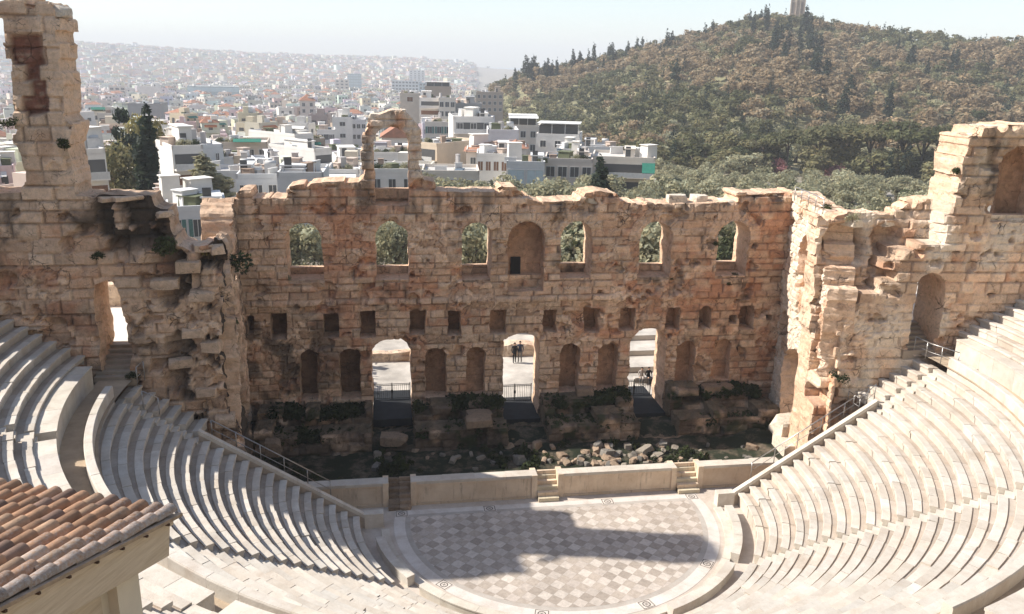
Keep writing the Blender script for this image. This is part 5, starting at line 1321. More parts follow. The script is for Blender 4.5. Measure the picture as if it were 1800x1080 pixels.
def child(nm, me, par, loc, rz=0):
    o = bpy.data.objects.new(nm, me); COL.objects.link(o); o.parent = par; o.location = loc; o.rotation_euler = (0, 0, rz); return o
def body_mesh(w, dp, h, col, wins, fl=3.05, seed=0, roofc=(.9, .88, .85), q=None):
    """walls with window openings shown as dark glazed faces; origin at ground centre, front faces -y"""
    r = random.Random(seed); mb = MB(); c = col
    mb.box((0, 0, h/2-1.5), (w, dp, h+3), 0, 0, c)
    mb.box((0, 0, h+.02), (w-.5, dp-.5, .06), 2, 0, roofc)
    for (cx, cy, ww, dd) in ((0, -dp/2+.12, w, .24), (0, dp/2-.12, w, .24), (-w/2+.12, 0, .24, dp), (w/2-.12, 0, .24, dp)): mb.box((cx, cy, h+.25), (ww, dd, .6), 0, 0, tuple(min(1, x*1.03) for x in c))
    if wins:
        nf = max(1, int(h/fl))
        for (rz, wid, off) in ((0, w, dp/2), (PI/2, dp, w/2), (-PI/2, dp, w/2)):
            if rz != 0 and r.random() < .45: continue
            nb_ = max(1, int(wid/r.uniform(2.6, 3.6))); ca, sa = math.cos(rz), math.sin(rz)
            ww, hh = r.uniform(1.0, 1.9), r.uniform(1.3, 2.0)
            for f in range(nf):
                for k in range(nb_):
                    if r.random() < .12: continue
                    x = -wid/2+wid*(k+.5)/nb_; z = h-.9-fl*f-1.15
                    if z < .5: continue
                    y = -off-.02; vs = [(x+a*ww/2, y, z+b_*hh/2) for a, b_ in ((-1, -1), (1, -1), (1, 1), (-1, 1))]
                    mb.add([(p_[0]*ca-p_[1]*sa, p_[0]*sa+p_[1]*ca, p_[2]) for p_ in vs], [(0, 1, 2, 3)], 1)
    return mb
def hip_roof(mb, w, dp, z, rise, m=0, ov=.4, gable=False):
    a, b_ = w/2+ov, dp/2+ov; i = 0 if gable else min(a, b_)*.85
    rx = a-i if a >= b_ else 0; ry = 0 if a >= b_ else b_-i
    vs = [(-a, -b_, z), (a, -b_, z), (a, b_, z), (-a, b_, z), (-rx, -ry, z+rise), (rx, ry, z+rise)]
    f = [(0, 1, 5, 4), (2, 3, 4, 5), (1, 2, 5), (3, 0, 4), (3, 2, 1, 0)] if a >= b_ else [(1, 2, 5, 4), (3, 0, 4, 5), (0, 1, 4), (2, 3, 5), (3, 2, 1, 0)]
    mb.add(vs, f, m)
def building(label, x0, x1, yt, dist, col, dp=10, rz=0, feats=(), fl=3.1, group=None, name="apartment_building", hmin=5):
    """near building: front top edge spans the given pixels at the given distance"""
    xc = .5*(x0+x1); p = at_d(xc, yt, dist); d = ray(xc, yt); ang = math.atan2(d[0], d[1]); w = (x1-x0)/FPX*dist*1.0/(math.cos(ang-rad(YAW)))
    cx, cy = p[0]+math.sin(ang)*dp/2, p[1]+math.cos(ang)*dp/2; g = min(gz(cx, cy), gz(p[0], p[1])); h = max(hmin, p[2]-.55-g)
    e = empty(name, (cx, cy, g), label, "building", group, -ang+rad(rz)); c = PALX[col]; seed = int(x0*7+yt)
    r = random.Random(seed)
    mb = body_mesh(w, dp, h, c, 'side' in feats, fl, seed); me = mb.mesh("wall", [M_WALLC, M_GLASS, M_ROOFF], True); child("wall", me, e, (0, 0, 0))
    F = {f.split(':')[0]: f.split(':')[1:] for f in feats}
    if 'win' not in F and 'balc' not in F and 'blank' not in label and 'plain' not in label and dist < 300: F['win'] = ['2', '3', '1.0', '1.3', 'd', '']
    nf = int(F['win'][0]) if 'win' in F else 0
    if nf:
        nb_ = int(F['win'][1]); ww, hh = float(F['win'][2]), float(F['win'][3]); pane = F['win'][4] if len(F['win']) > 4 else 'd'; sh = F['win'][5] if len(F['win']) > 5 else ''
        fm, pm = window_mesh(ww, hh, pane, sh)
        for f in range(nf):
            for k in range(nb_):
                x = -w/2+w*(k+.5)/nb_; z = h-.5-fl*f-hh/2-.35
                o = child("window", fm, e, (x, -dp/2-.01, z)); child("pane", pm, o, (0, 0, 0))
    if 'balc' in F:
        for f in range(int(F['balc'][0])):
            z = h-fl*(f+1)+.1; mb = MB(); mb.box((0, -dp/2-.75, z), (w*.96, 1.5, .18), 0, 0, tuple(min(1, x*1.05) for x in c)); mb.box((0, -dp/2-1.46, z+.5), (w*.96, .07, .85), 1)
            o = child("balcony", mb.mesh("balcony", [M_WALLC, M_RAIL], True), e, (0, 0, 0))
            mb = MB(); mb.box((0, -dp/2-.015, z+1.2), (w*.86, .05, 2.1), 0); child("balcony_glazing", mb.mesh("balcony_glazing", [M_GLASS if f % 2 == 0 or 'dark' in F else M_SHUT]), e, (0, 0, 0))
    if 'hut' in F:
        q = [float(v) for v in F['hut']]; mb = MB(); hw = w*q[1]; mb.box((w*q[0], 0, h+q[2]/2), (hw, dp*.5, q[2]), 0, 0, tuple(min(1, x*1.04) for x in c)); mb.box((w*q[0], 0, h+q[2]+.08), (hw+.4, dp*.5+.4, .16), 0, 0, c)
        mb.box((w*q[0]-hw*.2, -dp*.25-.02, h+1.1), (.9, .05, 2.0), 1); child("roof_hut", mb.mesh("roof_hut", [M_WALLC, M_GLASS], True), e, (0, 0, 0))
    for k_, m_ in (('awn', M_AWN), ('orange', M_AWO), ('awnw', M_AWW)):
        if k_ in F:
            q = [float(v) for v in F[k_]]; mb = MB(); xx, wd_, zz = w*q[0], w*q[1], h-q[2]; y = -dp/2
            mb.add([(xx-wd_/2, y-.05, zz), (xx+wd_/2, y-.05, zz), (xx+wd_/2, y-1.5, zz-q[3]), (xx-wd_/2, y-1.5, zz-q[3]), (xx-wd_/2, y-.05, zz-.06), (xx+wd_/2, y-.05, zz-.06), (xx+wd_/2, y-1.5, zz-q[3]-.06), (xx-wd_/2, y-1.5, zz-q[3]-.06)], [(0, 3, 2, 1), (4, 5, 6, 7), (0, 1, 5, 4), (1, 2, 6, 5), (2, 3, 7, 6), (3, 0, 4, 7)], 0)
            child("awning", mb.mesh("awning", [m_]), e, (0, 0, 0))
    if 'tile' in F:
        mb = MB(); hip_roof(mb, w, dp, h+.25, float(F['tile'][0]), 0, .5, 'gable' in F); child("tiled_roof", mb.mesh("tiled_roof", [M_ROOFT]), e, (0, 0, 0))
    if 'plants' in F:
        for k in range(int(F['plants'][0])):
            o = bpy.data.objects.new("roof_plant", crown_data('bush', k % 3, 600, .085, 'bush' if k % 2 else 'olive')); COL.objects.link(o); o.parent = e; o.location = (w*(-.42+.84*r.random()), -dp*.38, h+.2); o.scale = (1.9, 1.6, 1.5)
    if 'tank' in F:
        mb = MB(); q = w*.25
        mb.tube([(q-.7, 0, h+1.5), (q+.7, 0, h+1.5)], .32, seg=10); mb.box((q, -.9, h+.75), (1.5, .08, 1.5), 0); mb.box((q, .3, h+.6), (.08, .08, 1.2), 0); child("water_heater", mb.mesh("water_heater", [M_RAIL]), e, (0, 0, 0))
    for k in range(r.randint(3, 6)):
        o = child("rooftop_box", CLUT[r.randrange(len(CLUT))], e, (w*r.uniform(-.42, .42), dp*r.uniform(-.38, .35), h+.03), r.uniform(0, 1.5)); s_ = r.uniform(.7, 1.5); o.scale = (s_, s_, r.uniform(.7, 1.4))
    if 'frame' in F:
        mb = MB()
        for x in (-.45, -.15, .15, .45):
            for y in (-.4, .2): mb.box((w*x, dp*y, h+1.3), (.12, .12, 2.6), 0)
        mb.box((0, -dp*.1, h+2.65), (w*.98, dp*.7, .14), 0); child("pergola", mb.mesh("pergola", [M_AWW]), e, (0, 0, 0))
        mb = MB(); mb.box((0, -dp*.2, h+1.2), (w*.86, dp*.3, 2.2), 0); child("glazing", mb.mesh("glazing", [M_GLASS]), e, (0, 0, 0))
    return (cx, cy, max(w, dp)*.5+1)
NEAR = []
CLUT = []
for k, (sx, sy, sz_, c_) in enumerate([(1.4, 1.1, 1.5, (.75, .73, .70)), (2.2, 1.6, 2.1, (.70, .66, .60)), (.9, .9, 1.0, (.30, .22, .17)), (1.0, 2.4, .5, (.55, .54, .53)), (1.8, .25, 1.1, (.62, .60, .57)), (.7, .7, 1.8, (.45, .42, .40)), (2.6, 1.0, .35, (.10, .13, .16)), (1.6, 1.3, 1.2, (.50, .40, .33)), (1.5, 1.5, 1.0, (.13, .14, .08))]):
    _m = MB(); _m.box((0, 0, sz_/2), (sx, sy, sz_), 0, 0, c_, .92); _m.box((0, 0, sz_+.04), (sx*1.08, sy*1.08, .08), 0, 0, tuple(min(1, v*1.1) for v in c_)); CLUT.append(_m.mesh("rooftop_box", [M_WALLC], True))
B = lambda *a, **k: NEAR.append(building(*a, **k))
B("low pale house with three tall shuttered windows in the gap left of the stage wall", 300, 390, 362, 92, 'bluegrey', 9, 0, ('win:1:3:0.9:1.9:d:g', 'hut:.25:.3:1.0'), hmin=4)
B("small house with a red tiled roof patch behind the low pale house", 284, 322, 352, 104, 'white', 8, 0, ('tile:1.6',), hmin=4)
B("white house with three storeys of balconies and a tall white roof room", 291, 336, 256, 135, 'white', 12, 12, ('balc:3', 'hut:.12:.42:3.0', 'plants:4', 'tank'))
B("pale white block joined to the right of the balcony house", 335, 372, 254, 139, 'bluegrey', 13, 12, ('win:1:2:0.5:1.4',))
B("white house with an orange awning behind the tall black cypress", 276, 312, 240, 160, 'white', 9, 0, ('orange:0:.9:.3:.7', 'win:2:2:1.2:1.4'))
B("narrow white house tight against the right edge of the broken tower", 142, 168, 262, 112, 'white', 8, 10, ('balc:2', 'tank'))
B("blank brownish gable building right of the broken tower", 124, 160, 236, 145, 'brown', 12, -8, ('win:1:1:1.0:1.3',))
B("grey box house with white parapet above the left end of the stage wall", 425, 492, 306, 112, 'bluegrey', 8, -6, ('hut:-.3:.25:1.4', 'tank'))
B("plain grey flat-roofed house beside the grey box house", 497, 572, 303, 104, 'grey', 9, -6, ('hut:-.2:.5:1.0',))
B("long beige two-storey house with a planted roof terrace and green awning", 383, 467, 250, 172, 'beige', 11, -5, ('win:2:5:1.1:1.5:d:', 'plants:7', 'awn:.15:.5:-1.2:.5'))
B("small white cube house with one door in front of the beige house", 376, 407, 276, 150, 'white', 7, 0, ('win:1:1:0.9:1.8',))
B("white house with one window above the grey box houses", 448, 488, 281, 148, 'lavender', 8, 8, ('win:1:2:0.9:1.4', 'hut:.2:.4:1.6'))
B("ochre walled house between two small white cubes", 405, 432, 274, 154, 'ochre', 7, 0, ('win:1:1:1.2:1.6',))
B("wide pale wall house below the beige terrace house", 372, 448, 300, 128, 'white', 8, -3, ('win:1:2:1.0:1.2', 'tank'))
B("white balcony block facing the narrow street, left side", 474, 512, 236, 185, 'white', 16, 38, ('balc:3', 'tank'))
B("white terraced block on the narrow street with many balconies", 508, 545, 262, 160, 'white', 14, 38, ('balc:3', 'hut:0:.4:1.5'))
B("brownish house with dark green terrace plants beside the street", 528, 566, 244, 190, 'brown', 10, 5, ('balc:2', 'dark', 'plants:5', 'awn:0:.6:.2:.4'))
B("tall narrow white block with two small windows one above the other", 585, 618, 206, 255, 'white', 12, 0, ('win:3:1:1.6:1.2:d:',), fl=3.4)
B("pale blue-grey side wing of the tall narrow white block", 618, 642, 210, 258, 'lavender', 12, 0, ())
B("white balcony house left of the tall narrow white block", 558, 588, 228, 235, 'white', 10, 0, ('balc:2', 'win:2:2:1.0:1.3'))
B("low white roofed house in front of the tall narrow white block", 588, 640, 276, 165, 'white', 10, 6, ('hut:-.1:.5:2.0', 'tank', 'win:1:2:1:1.2'))
B("flat white terrace house just left of the lone arch", 578, 634, 298, 122, 'white', 9, -4, ('awnw:0:.8:.1:.3', 'plants:2'))
B("white gabled house with a red tiled roof framed in the lone arch", 672, 722, 240, 200, 'white', 12, 0, ('tile:2.6', 'gable', 'win:1:3:1:1.4'))
B("long white terrace house below the red roof inside the lone arch", 648, 722, 268, 160, 'white', 9, 0, ('win:1:4:1.0:1.3', 'hut:.3:.3:1.5', 'plants:5'))
B("pale terraced roof with a planted edge at the bottom of the lone arch", 650, 728, 297, 118, 'white', 9, 0, ('plants:4',), hmin=4)
B("beige cube building with one dark window above the lone arch", 704, 737, 164, 330, 'beige', 14, 0, ('win:1:1:2.2:1.8:b', 'plants:3'))
B("white flats with dark brown balcony openings right of the lone arch top", 738, 778, 172, 300, 'white', 14, 0, ('balc:3', 'hut:-.2:.4:2.5'))
B("cream flats with tall window strips behind the white modern block", 772, 800, 172, 290, 'cream', 12, 0, ('win:4:3:1.3:1.7',))
B("plain dark grey gable building left of the hill's edge", 797, 846, 182, 300, 'darkgrey', 12, 0, ('hut:.1:.3:2.5',))
B("dull brownish terraced building half hidden by the hill's first trees", 838, 884, 162, 420, 'brown', 14, 0, ('win:3:5:1.3:1.6', 'hut:.3:.2:3'))
B("brown roofed building on the ridge left of the hill", 748, 792, 152, 420, 'brown', 14, 0, ('frame',))
B("cream house with green shutters below the white flats", 748, 796, 214, 240, 'cream', 11, 0, ('win:2:3:1.2:1.9:d:g', 'plants:3'))
B("white modern block with long top balcony and square windows below", 792, 862, 205, 185, 'white', 13, 6, ('balc:1', 'dark', 'win:3:3:1.3:1.3', 'hut:.3:.2:1.0'))
B("pale lavender blank-walled block right of the white modern block", 856, 910, 228, 172, 'lavender', 11, 2, ('tank', 'plants:2'))
B("apartment house with a long white awning over its top terrace", 893, 944, 220, 200, 'cream', 11, 2, ('awnw:0:1:-2.6:.4', 'win:2:3:1.2:1.5', 'frame'))
B("white penthouse block with a glazed roof pergola", 946, 1022, 236, 178, 'white', 11, -4, ('frame', 'win:1:3:1.2:1.4', 'hut:-.4:.15:2'))
B("orange and beige row houses with balconies facing the street", 752, 818, 252, 168, 'ochre', 15, -40, ('balc:3', 'plants:3'))
B("white house with low red tiled roof left of the pale blue-windowed block", 838, 893, 270, 150, 'white', 9, 0, ('win:1:4:0.9:1.7:b', 'hut:.35:.3:2.2'))
B("small house with flat red tiled roof beside the orange row houses", 820, 892, 264, 158, 'pink', 9, 0, ('tile:.9',))
B("house with a bright red hipped roof behind the low white house", 888, 925, 258, 158, 'white', 8, 0, ('tile:1.2', 'win:1:2:.9:1.1'))
B("grey block with two wide pale blue window bands", 891, 958, 284, 140, 'grey', 10, 0, ('win:1:2:2.7:2.3:p', 'hut:.3:.3:1.2', 'balc:0'))
B("pinkish beige block with four dark square windows", 958, 1042, 279, 145, 'pink', 11, 0, ('win:2:4:1.5:1.8:d:', 'hut:.3:.2:1.4', 'tank', 'plants:2'))
B("wide cream modern block with glazed balconies and a green corner awning", 1042, 1150, 276, 150, 'cream', 12, 0, ('balc:2', 'dark', 'awn:.4:.2:.4:1.6', 'hut:.1:.15:1.6', 'tank'))
B("white rooftop house with round water tanks behind the green-awning block", 1020, 1078, 258, 172, 'white', 10, 0, ('tank', 'hut:-.2:.3:1.6', 'win:1:3:1:1.2'))
B("white cube house with a chimney above the pinkish block", 985, 1022, 262, 165, 'white', 8, 5, ('win:1:1:1:1.2', 'hut:.2:.3:1'))
B("low white house with pale parapet below the orange row houses", 742, 842, 300, 130, 'cream', 9, 0, ('win:1:3:1:1.2:b',), hmin=4)
B("plain grey blank-walled block in the middle distance above the cypress", 238, 282, 182, 380, 'darkgrey', 16, -12, ())
B("long pale blue-green hall building far out in the city", 338, 412, 152, 950, 'teal', 40, 0, ('win:1:9:6:4:p',), fl=7)
B("bright white cube building far out in the city", 246, 278, 152, 900, 'white', 20, 0, ('hut:.3:.3:4',))
B("salmon pink slab building far out in the city", 195, 216, 152, 900, 'pink', 18, 0, ('win:3:3:3:2',))
B("tall grey-green office tower in the far city", 612, 634, 130, 1300, 'teal', 22, 0, ('win:7:5:3:1.8:p',), fl=4)
B("long grey gridded office slab in the far city", 690, 740, 142, 1100, 'grey', 20, 0, ('win:4:9:2.6:2:d',), fl=4)
B("dull green gridded office slab in the far city", 738, 790, 146, 1050, 'teal', 20, 0, ('win:4:9:2.6:2:d',), fl=4)
B("brick coloured tower block in the far city", 590, 612, 140, 1150, 'pink', 18, 0, ('win:5:3:3:2',), fl=4)
B("grey stepped tower block near the far ridge", 720, 746, 124, 1700, 'grey', 24, 0, ('win:6:4:3:2',), fl=4)
B("terrace house with a dark green awning in the left middle distance", 166, 200, 196, 330, 'cream', 12, 0, ('awn:0:.95:-2:.8', 'plants:5', 'win:1:3:1.4:1.5'))
B("white villa with a red roof far across the street", 528, 552, 176, 440, 'pink', 12, 0, ('tile:3', 'win:2:2:1.4:1.8'))
# ---- the rest of the houses: random, own objects while they show large, one mass beyond
cr = random.Random(55); cols_ = ['white']*8+['cream']*9+['grey']*3+['beige']*6+['pink']*2+['brown', 'pink', 'bluegrey', 'darkgrey']
cand = []
aL, aR = rad(az_of(-160, 150)), rad(az_of(868, 150)); d = 128.0
while d < 3450:
    sp = 9.2+d*.0030; a = aL+cr.uniform(0, sp/d)
    while a < aR:
        dd = d+cr.uniform(-.3, .3)*sp; x, y = CAM[0]+dd*math.sin(a), CAM[1]+dd*math.cos(a); w = sp*cr.uniform(.55, .92)
        cand.append((x, y, dd, a, w)); a += sp/d*cr.uniform(.9, 1.25)
    d += sp*cr.uniform(.85, 1.1)
nv = 0; BV, BF, BC, BM = [], [], [], []; mass = MB()
band = [(200, "just behind the nearest houses"), (260, "in the second band of houses"), (340, "a few streets into the city"), (430, "in the near middle distance"), (550, "in the middle distance"), (720, "well out in the city"), (1e9, "far out in the city")]
for (x, y, dd, a, w) in cand:
    if any((x-q[0])**2+(y-q[1])**2 < (q[2]+w*.62)**2 for q in NEAR): continue
    if cr.random() < .10: continue
    if dd > 400 and math.degrees(a) > az_of(835): continue
    col = cr.choice(cols_); st = cr.choice([2, 2, 3, 3, 3, 4, 4, 5]) if dd > 230 else cr.choice([2, 2, 3, 3]); h = st*3.05+.3
    g = gz(x, y)
    if dd < 260: h = min(h, max(5.5, 24-.175*dd*(1+.25*cr.random())-g+6))
    dp = w*cr.uniform(.7, 1.1); rz = -a+rad(cr.choice([-28, -20, -8, 0, 6, 14, 30, 42])+cr.uniform(-5, 5)); c = tuple(min(1, v*cr.uniform(.86, 1.08)) for v in PALX[col]); tile = cr.random() < .09
    if nv < 240:
        nv += 1; bd = next(t for lim, t in band if dd < lim); az = math.degrees(a)
        side = "left of the broken tower" if az < az_of(125) else ("right of the broken tower" if az < az_of(280) else ("by the gap in the wall" if az < az_of(430) else ("over the left stage wall" if az < az_of(600) else ("behind the lone arch" if az < az_of(760) else "towards the wooded hill"))))
        mb = body_mesh(w, dp, h, c, True, 3.05, nv*3)
        o = tag(link("city_house", mb.mesh("city_house", [M_WALLC, M_GLASS, M_ROOFF], True)), f"{ {'bluegrey': 'blue-grey', 'darkgrey': 'dark grey'}.get(col, col)} {['two', 'three', 'four', 'five', 'six'][st-2]}-storey {'red-roofed ' if tile else ''}house {bd}, {side}", "house", "houses of the city "+side); o.location = (x, y, g); o.rotation_euler = (0, 0, rz)
        if tile:
            mb = MB(); hip_roof(mb, w, dp, h+.3, 1.8); child("tiled_roof", mb.mesh("tiled_roof", [M_ROOFT]), o, (0, 0, 0))
        else:
            mb = MB(); hw = w*cr.uniform(.2, .4); mb.box((w*cr.uniform(-.2, .2), 0, h+1.2), (hw, dp*.35, 2.4), 0, 0, c); child("roof_hut", mb.mesh("roof_hut", [M_WALLC], True), o, (0, 0, 0))
        for k in range(cr.randint(2, 4)):
            q_ = child("rooftop_box", CLUT[cr.randrange(len(CLUT))], o, (w*cr.uniform(-.4, .4), dp*cr.uniform(-.4, .4), h+(.03 if not tile else .5))); q_.scale = (cr.uniform(.7, 1.4),)*3
        if cr.random() < .6:
            mb = MB()
            for f in range(st-1):
                z = h-3.05*(f+1)+.1; mb = MB(); mb.box((0, -dp/2-.6, z), (w*.8, 1.2, .16), 0, 0, c); mb.box((0, -dp/2-1.16, z+.5), (w*.8, .06, .8), 0, 0, tuple(v*.9 for v in c)); child("balcony", mb.mesh("balcony", [M_WALLC], True), o, (0, 0, 0))
        if cr.random() < .3:
            mb = MB(); mb.add([(-w*.35, -dp/2-.05, h-.4), (w*.35, -dp/2-.05, h-.4), (w*.35, -dp/2-1.3, h-1.1), (-w*.35, -dp/2-1.3, h-1.1)], [(0, 3, 2, 1)], 0); child("awning", mb.mesh("awning", [cr.choice([M_AWN, M_AWO, M_AWW, M_AWW])]), o, (0, 0, 0))
    else:
        if dd > 1400 and cr.random() < .03: h *= 1.45
        b_ = body_mesh(w, dp, h, c, dd < 1500, 3.05, int(dd*7+w*100))
        if dd < 1600:
            for k in range(cr.randint(1, 3)):
                t_ = cr.uniform(.3, .8); b_.box((w*cr.uniform(-.35, .35), dp*cr.uniform(-.35, .35), h+.7), (cr.uniform(.8, 3), cr.uniform(.8, 2.5), cr.uniform(.8, 2.6)), 0, 0, (t_, t_*.96, t_*.9))
        if tile or dd > 1500 and cr.random() < .12: hip_roof(b_, w, dp, h+.3, 1.8, 3)
        ca, sa = math.cos(rz), math.sin(rz); mass.add([(vx*ca-vy*sa+x, vx*sa+vy*ca+y, vz+g) for vx, vy, vz in b_.v], [], 0)
        o_ = len(mass.v)-len(b_.v); mass.c[o_:] = b_.c
        for f, m_ in zip(b_.f, b_.m): mass.f.append(tuple(i_+o_ for i_ in f)); mass.m.append(m_); mass.sm.append(False)
tag(mass.build("distant_city", [M_WALLC, M_GLASS, M_ROOFF, M_ROOFT], None, col=True), "pale sprawl of countless houses covering the plain to the far ridge", "city", None, "stuff")
# street trees between the houses
acc_V, acc_Q, acc_C, off = [], [], [], 0; nt_ = 0
for k in range(800):
    dd = 185*math.exp(cr.random()*2.85); a = cr.uniform(aL, aR); x, y = CAM[0]+dd*math.sin(a), CAM[1]+dd*math.cos(a)
    if any((x-q[0])**2+(y-q[1])**2 < (q[2]+1)**2 for q in NEAR): continue
    z = gz(x, y); u = cr.random(); h = cr.uniform(4.5, 7.5) if dd < 300 else cr.uniform(6, 10)
    if dd < 420 and nt_ < 60:
        nt_ += 1; kind, mat = ('cypress', 'cypress') if u < .2 else (('olive', 'pine') if u < .6 else ('pine', 'pine') if u < .8 else ('olive', 'yellow'))
        tree("street_tree", x, y, z, h, kind, mat, f"{ {'cypress': 'dark slim', 'pine': 'dark green', 'yellow': 'yellowish bare'}[mat]} street tree between houses {'near the stage wall' if dd < 220 else 'in the middle distance'} {'right of the lone arch' if a > rad(az_of(690)) else 'left of the lone arch' if a > rad(az_of(400)) else 'near the broken tower'}", "street trees among the houses", nt_ % 4, 700, .085)
    else:
        V, Q_, C = STUFFV[('olive' if u < .7 else 'pine', 'olive' if u < .7 else 'pine', k % 4)]; s = h*cr.uniform(1, 1.5)
        acc_V.append(V*np.array((s, s, h))+np.array((x, y, z))); acc_Q.append(Q_+off); acc_C.append(C*np.array((.07, .085, .045))); off += len(V)
tag(link("distant_city_trees", fast_mesh("distant_city_trees", np.concatenate(acc_V), np.concatenate(acc_Q), M_FOREST, None, np.clip(np.concatenate(acc_C), 0, 1), False)), "dark specks of trees scattered through the distant city", "trees", None, "stuff")
# ================================================================ TILED ROOF IN THE FOREGROUND
C0 = at_d(305, 915, 8.9)
EA = at_z(0, 866, C0[2]); ed = (EA-C0); ed[2] = 0; ed = ed/np.linalg.norm(ed)          # along the eave, away from the corner
up_h = np.array([ed[1], -ed[0], 0.0]); up_h = up_h if up_h @ (CAM-C0) > 0 else -up_h         # uphill, towards the viewer
# slope from the photographed verge
best = None
for sdeg in np.arange(4, 34, .5):
    q = C0+2.2*(up_h*math.cos(rad(sdeg))+np.array([0, 0, math.sin(rad(sdeg))])); v = q-CAM
    pxx = 900+FPX*(v@RGT)/(v@FWD); pyy = 540-FPX*(v@UPV)/(v@FWD)
    e = abs((pyy-915)-(pxx-305)*(1075-915)/(0-305.))
    if best is None or e < best[0]: best = (e, sdeg)
SDEG = best[1]
up = up_h*math.cos(rad(SDEG))+np.array([0, 0, math.sin(rad(SDEG))]); nr = np.cross(ed, up); nr = nr if nr[2] > 0 else -nr
RW_, RLn = 3.6, 3.6
house = empty("tiled_house", (float(C0[0]+ed[0]*1.8+up_h[0]*1.8), float(C0[1]+ed[1]*1.8+up_h[1]*1.8), 15.0), "small building with a weathered terracotta barrel-tile roof in the near corner", "building")
def tile_mat():
    m, nt, b = new_mat("terracotta_tiles"); co = objco(nt)
    n = noise_n(nt, 7, 6, .7, co); n2 = noise_n(nt, 2.2, 5, .65, co)
    base = mixc(nt, attr(nt, "col"), ramp(nt, n, [(.3, .7), (.7, 1.2)]), 1.0, 'MULTIPLY')
    a2 = nd(nt, 'ShaderNodeAttribute', attribute_name="lichen").outputs['Fac']
    ad = nd(nt, 'ShaderNodeMath', operation='MULTIPLY_ADD'); nt.links.new(a2, ad.inputs[0]); ad.inputs[1].default_value = .62; nt.links.new(noise_n(nt, 26, 8, .8, co), ad.inputs[2])
    li = ramp(nt, ad.outputs[0], [(.66, 0.0), (.98, .85)])
    c = mixc(nt, base, mixc(nt, (.36, .34, .31), (.62, .60, .57), n), li)
    dk = ramp(nt, n2, [(.58, 0.0), (.75, .55)]); c = mixc(nt, c, (.07, .05, .04), dk)
    nt.links.new(c, b.inputs['Base Color']); bump(nt, b, noise_n(nt, 40, 6, .7, co), .006); return m
M_TILE = tile_mat()
tr_ = random.Random(9); V, Fc, Cc, Lc = [], [], [], []
ncol = int(RW_/.186); TL = .335; nrow = int(RLn/.285)
def PT(e, u, w): return C0+ed*e+up*u+nr*w
for c in range(ncol):
    e0 = .085+.186*c
    for r_ in range(nrow):
        u0 = -.06+.285*r_+tr_.gauss(0, .016); je, jw = tr_.gauss(0, .008), tr_.gauss(0, .006); k = tr_.uniform(.72, 1.15); hue = tr_.random()
        col = np.array((.40, .225, .13))*k if hue < .6 else (np.array((.46, .29, .18))*k if hue < .85 else np.array((.25, .155, .11))*k)
        lich = max(0, 1-c/3.4)*.5+(.26 if tr_.random() < .14 else 0)
        b0 = len(V); ns = 9
        for (uu, rad_, lift) in ((u0, .079, .046), (u0, .065, .046), (u0+TL, .067, .02), ):
            for s in range(ns+1):
                a = PI*s/ns; V.append(PT(e0+je+rad_*math.cos(a)*1.05, uu, .035+lift+jw+rad_*.92*math.sin(a))); Cc.append(col*(1 if rad_ != .065 else .5)); Lc.append(lich)
        for s in range(ns):
            Fc.append((b0+s, b0+s+1, b0+ns+1+s+1, b0+ns+1+s))
            Fc.append((b0+s, b0+2*(ns+1)+s, b0+2*(ns+1)+s+1, b0+s+1))
    # channel tile between the covers
    b0 = len(V); ns = 6
    for (uu) in (-.05, RLn):
        for s in range(ns+1):
            a = PI+PI*s/ns; V.append(PT(e0+.093+.07*math.cos(a), uu, .07+.058*math.sin(a))); Cc.append(np.array((.20, .10, .06))); Lc.append(.1)
    for s in range(ns): Fc.append((b0+s, b0+s+1, b0+ns+1+s+1, b0+ns+1+s))
me = bpy.data.meshes.new("tiles"); me.from_pydata([tuple(v) for v in V], [], Fc); me.materials.append(M_TILE)
a_ = me.color_attributes.new("col", 'FLOAT_COLOR', 'POINT'); cc = np.ones((len(V), 4), np.float32); cc[:, :3] = np.array(Cc); a_.data.foreach_set("color", cc.ravel())
l_ = me.attributes.new("lichen", 'FLOAT', 'POINT'); l_.data.foreach_set("value", np.array(Lc, np.float32)); me.polygons.foreach_set("use_smooth", np.ones(len(Fc), bool)); me.update()
roof = link("roof", me, house)
def wood_mat():
    m, nt, b = new_mat("weathered_wood"); co = objco(nt); mp = nd(nt, 'ShaderNodeMapping'); mp.inputs['Scale'].default_value = (1, 1, 14); nt.links.new(co, mp.inputs[0])
    n = noise_n(nt, 2.2, 6, .65, mp.outputs[0]); nt.links.new(ramp(nt, n, [(.3, (.56, .42, .29)), (.7, (.76, .61, .46))]), b.inputs['Base Color']); bump(nt, b, n, .008); return m
M_WOOD = wood_mat(); M_WALLN = simple_mat("house_plaster", (.78, .66, .52), .9, .08, 1.5)
def slab(mb, e0, e1, u0, u1, w0, w1, m=0):
    vs = [PT(e, u, w) for w in (w0, w1) for e, u in ((e0, u0), (e1, u0), (e1, u1), (e0, u1))]
    mb.add(vs, [(0, 1, 2, 3), (7, 6, 5, 4), (0, 4, 5, 1), (1, 5, 6, 2), (2, 6, 7, 3), (3, 7, 4, 0)], m)
mb = MB(); slab(mb, .0, RW_, .0, RLn, -.05, .012); mb.build("roof_boarding", M_WOOD, roof)
mb = MB(); slab(mb, -.03, .02, -.12, RLn, .012, .05); slab(mb, .02, .10, -.10, RLn, .0125, .035); mb.build("verge_strip", simple_mat("verge_mortar", (.42, .30, .21), .9, .25, 9, .01), roof)
mb = MB(); slab(mb, .03, .075, .02, RLn, -.40, -.052); mb.build("verge_board", M_WOOD, house)
mb = MB()
for k in range(9): slab(mb, -.045, .03, .12+.36*k, .145+.36*k, -.012, .012)
mb.build("tile_clips", simple_mat("rusty_iron", (.10, .055, .035), .8, .3, 9), roof)
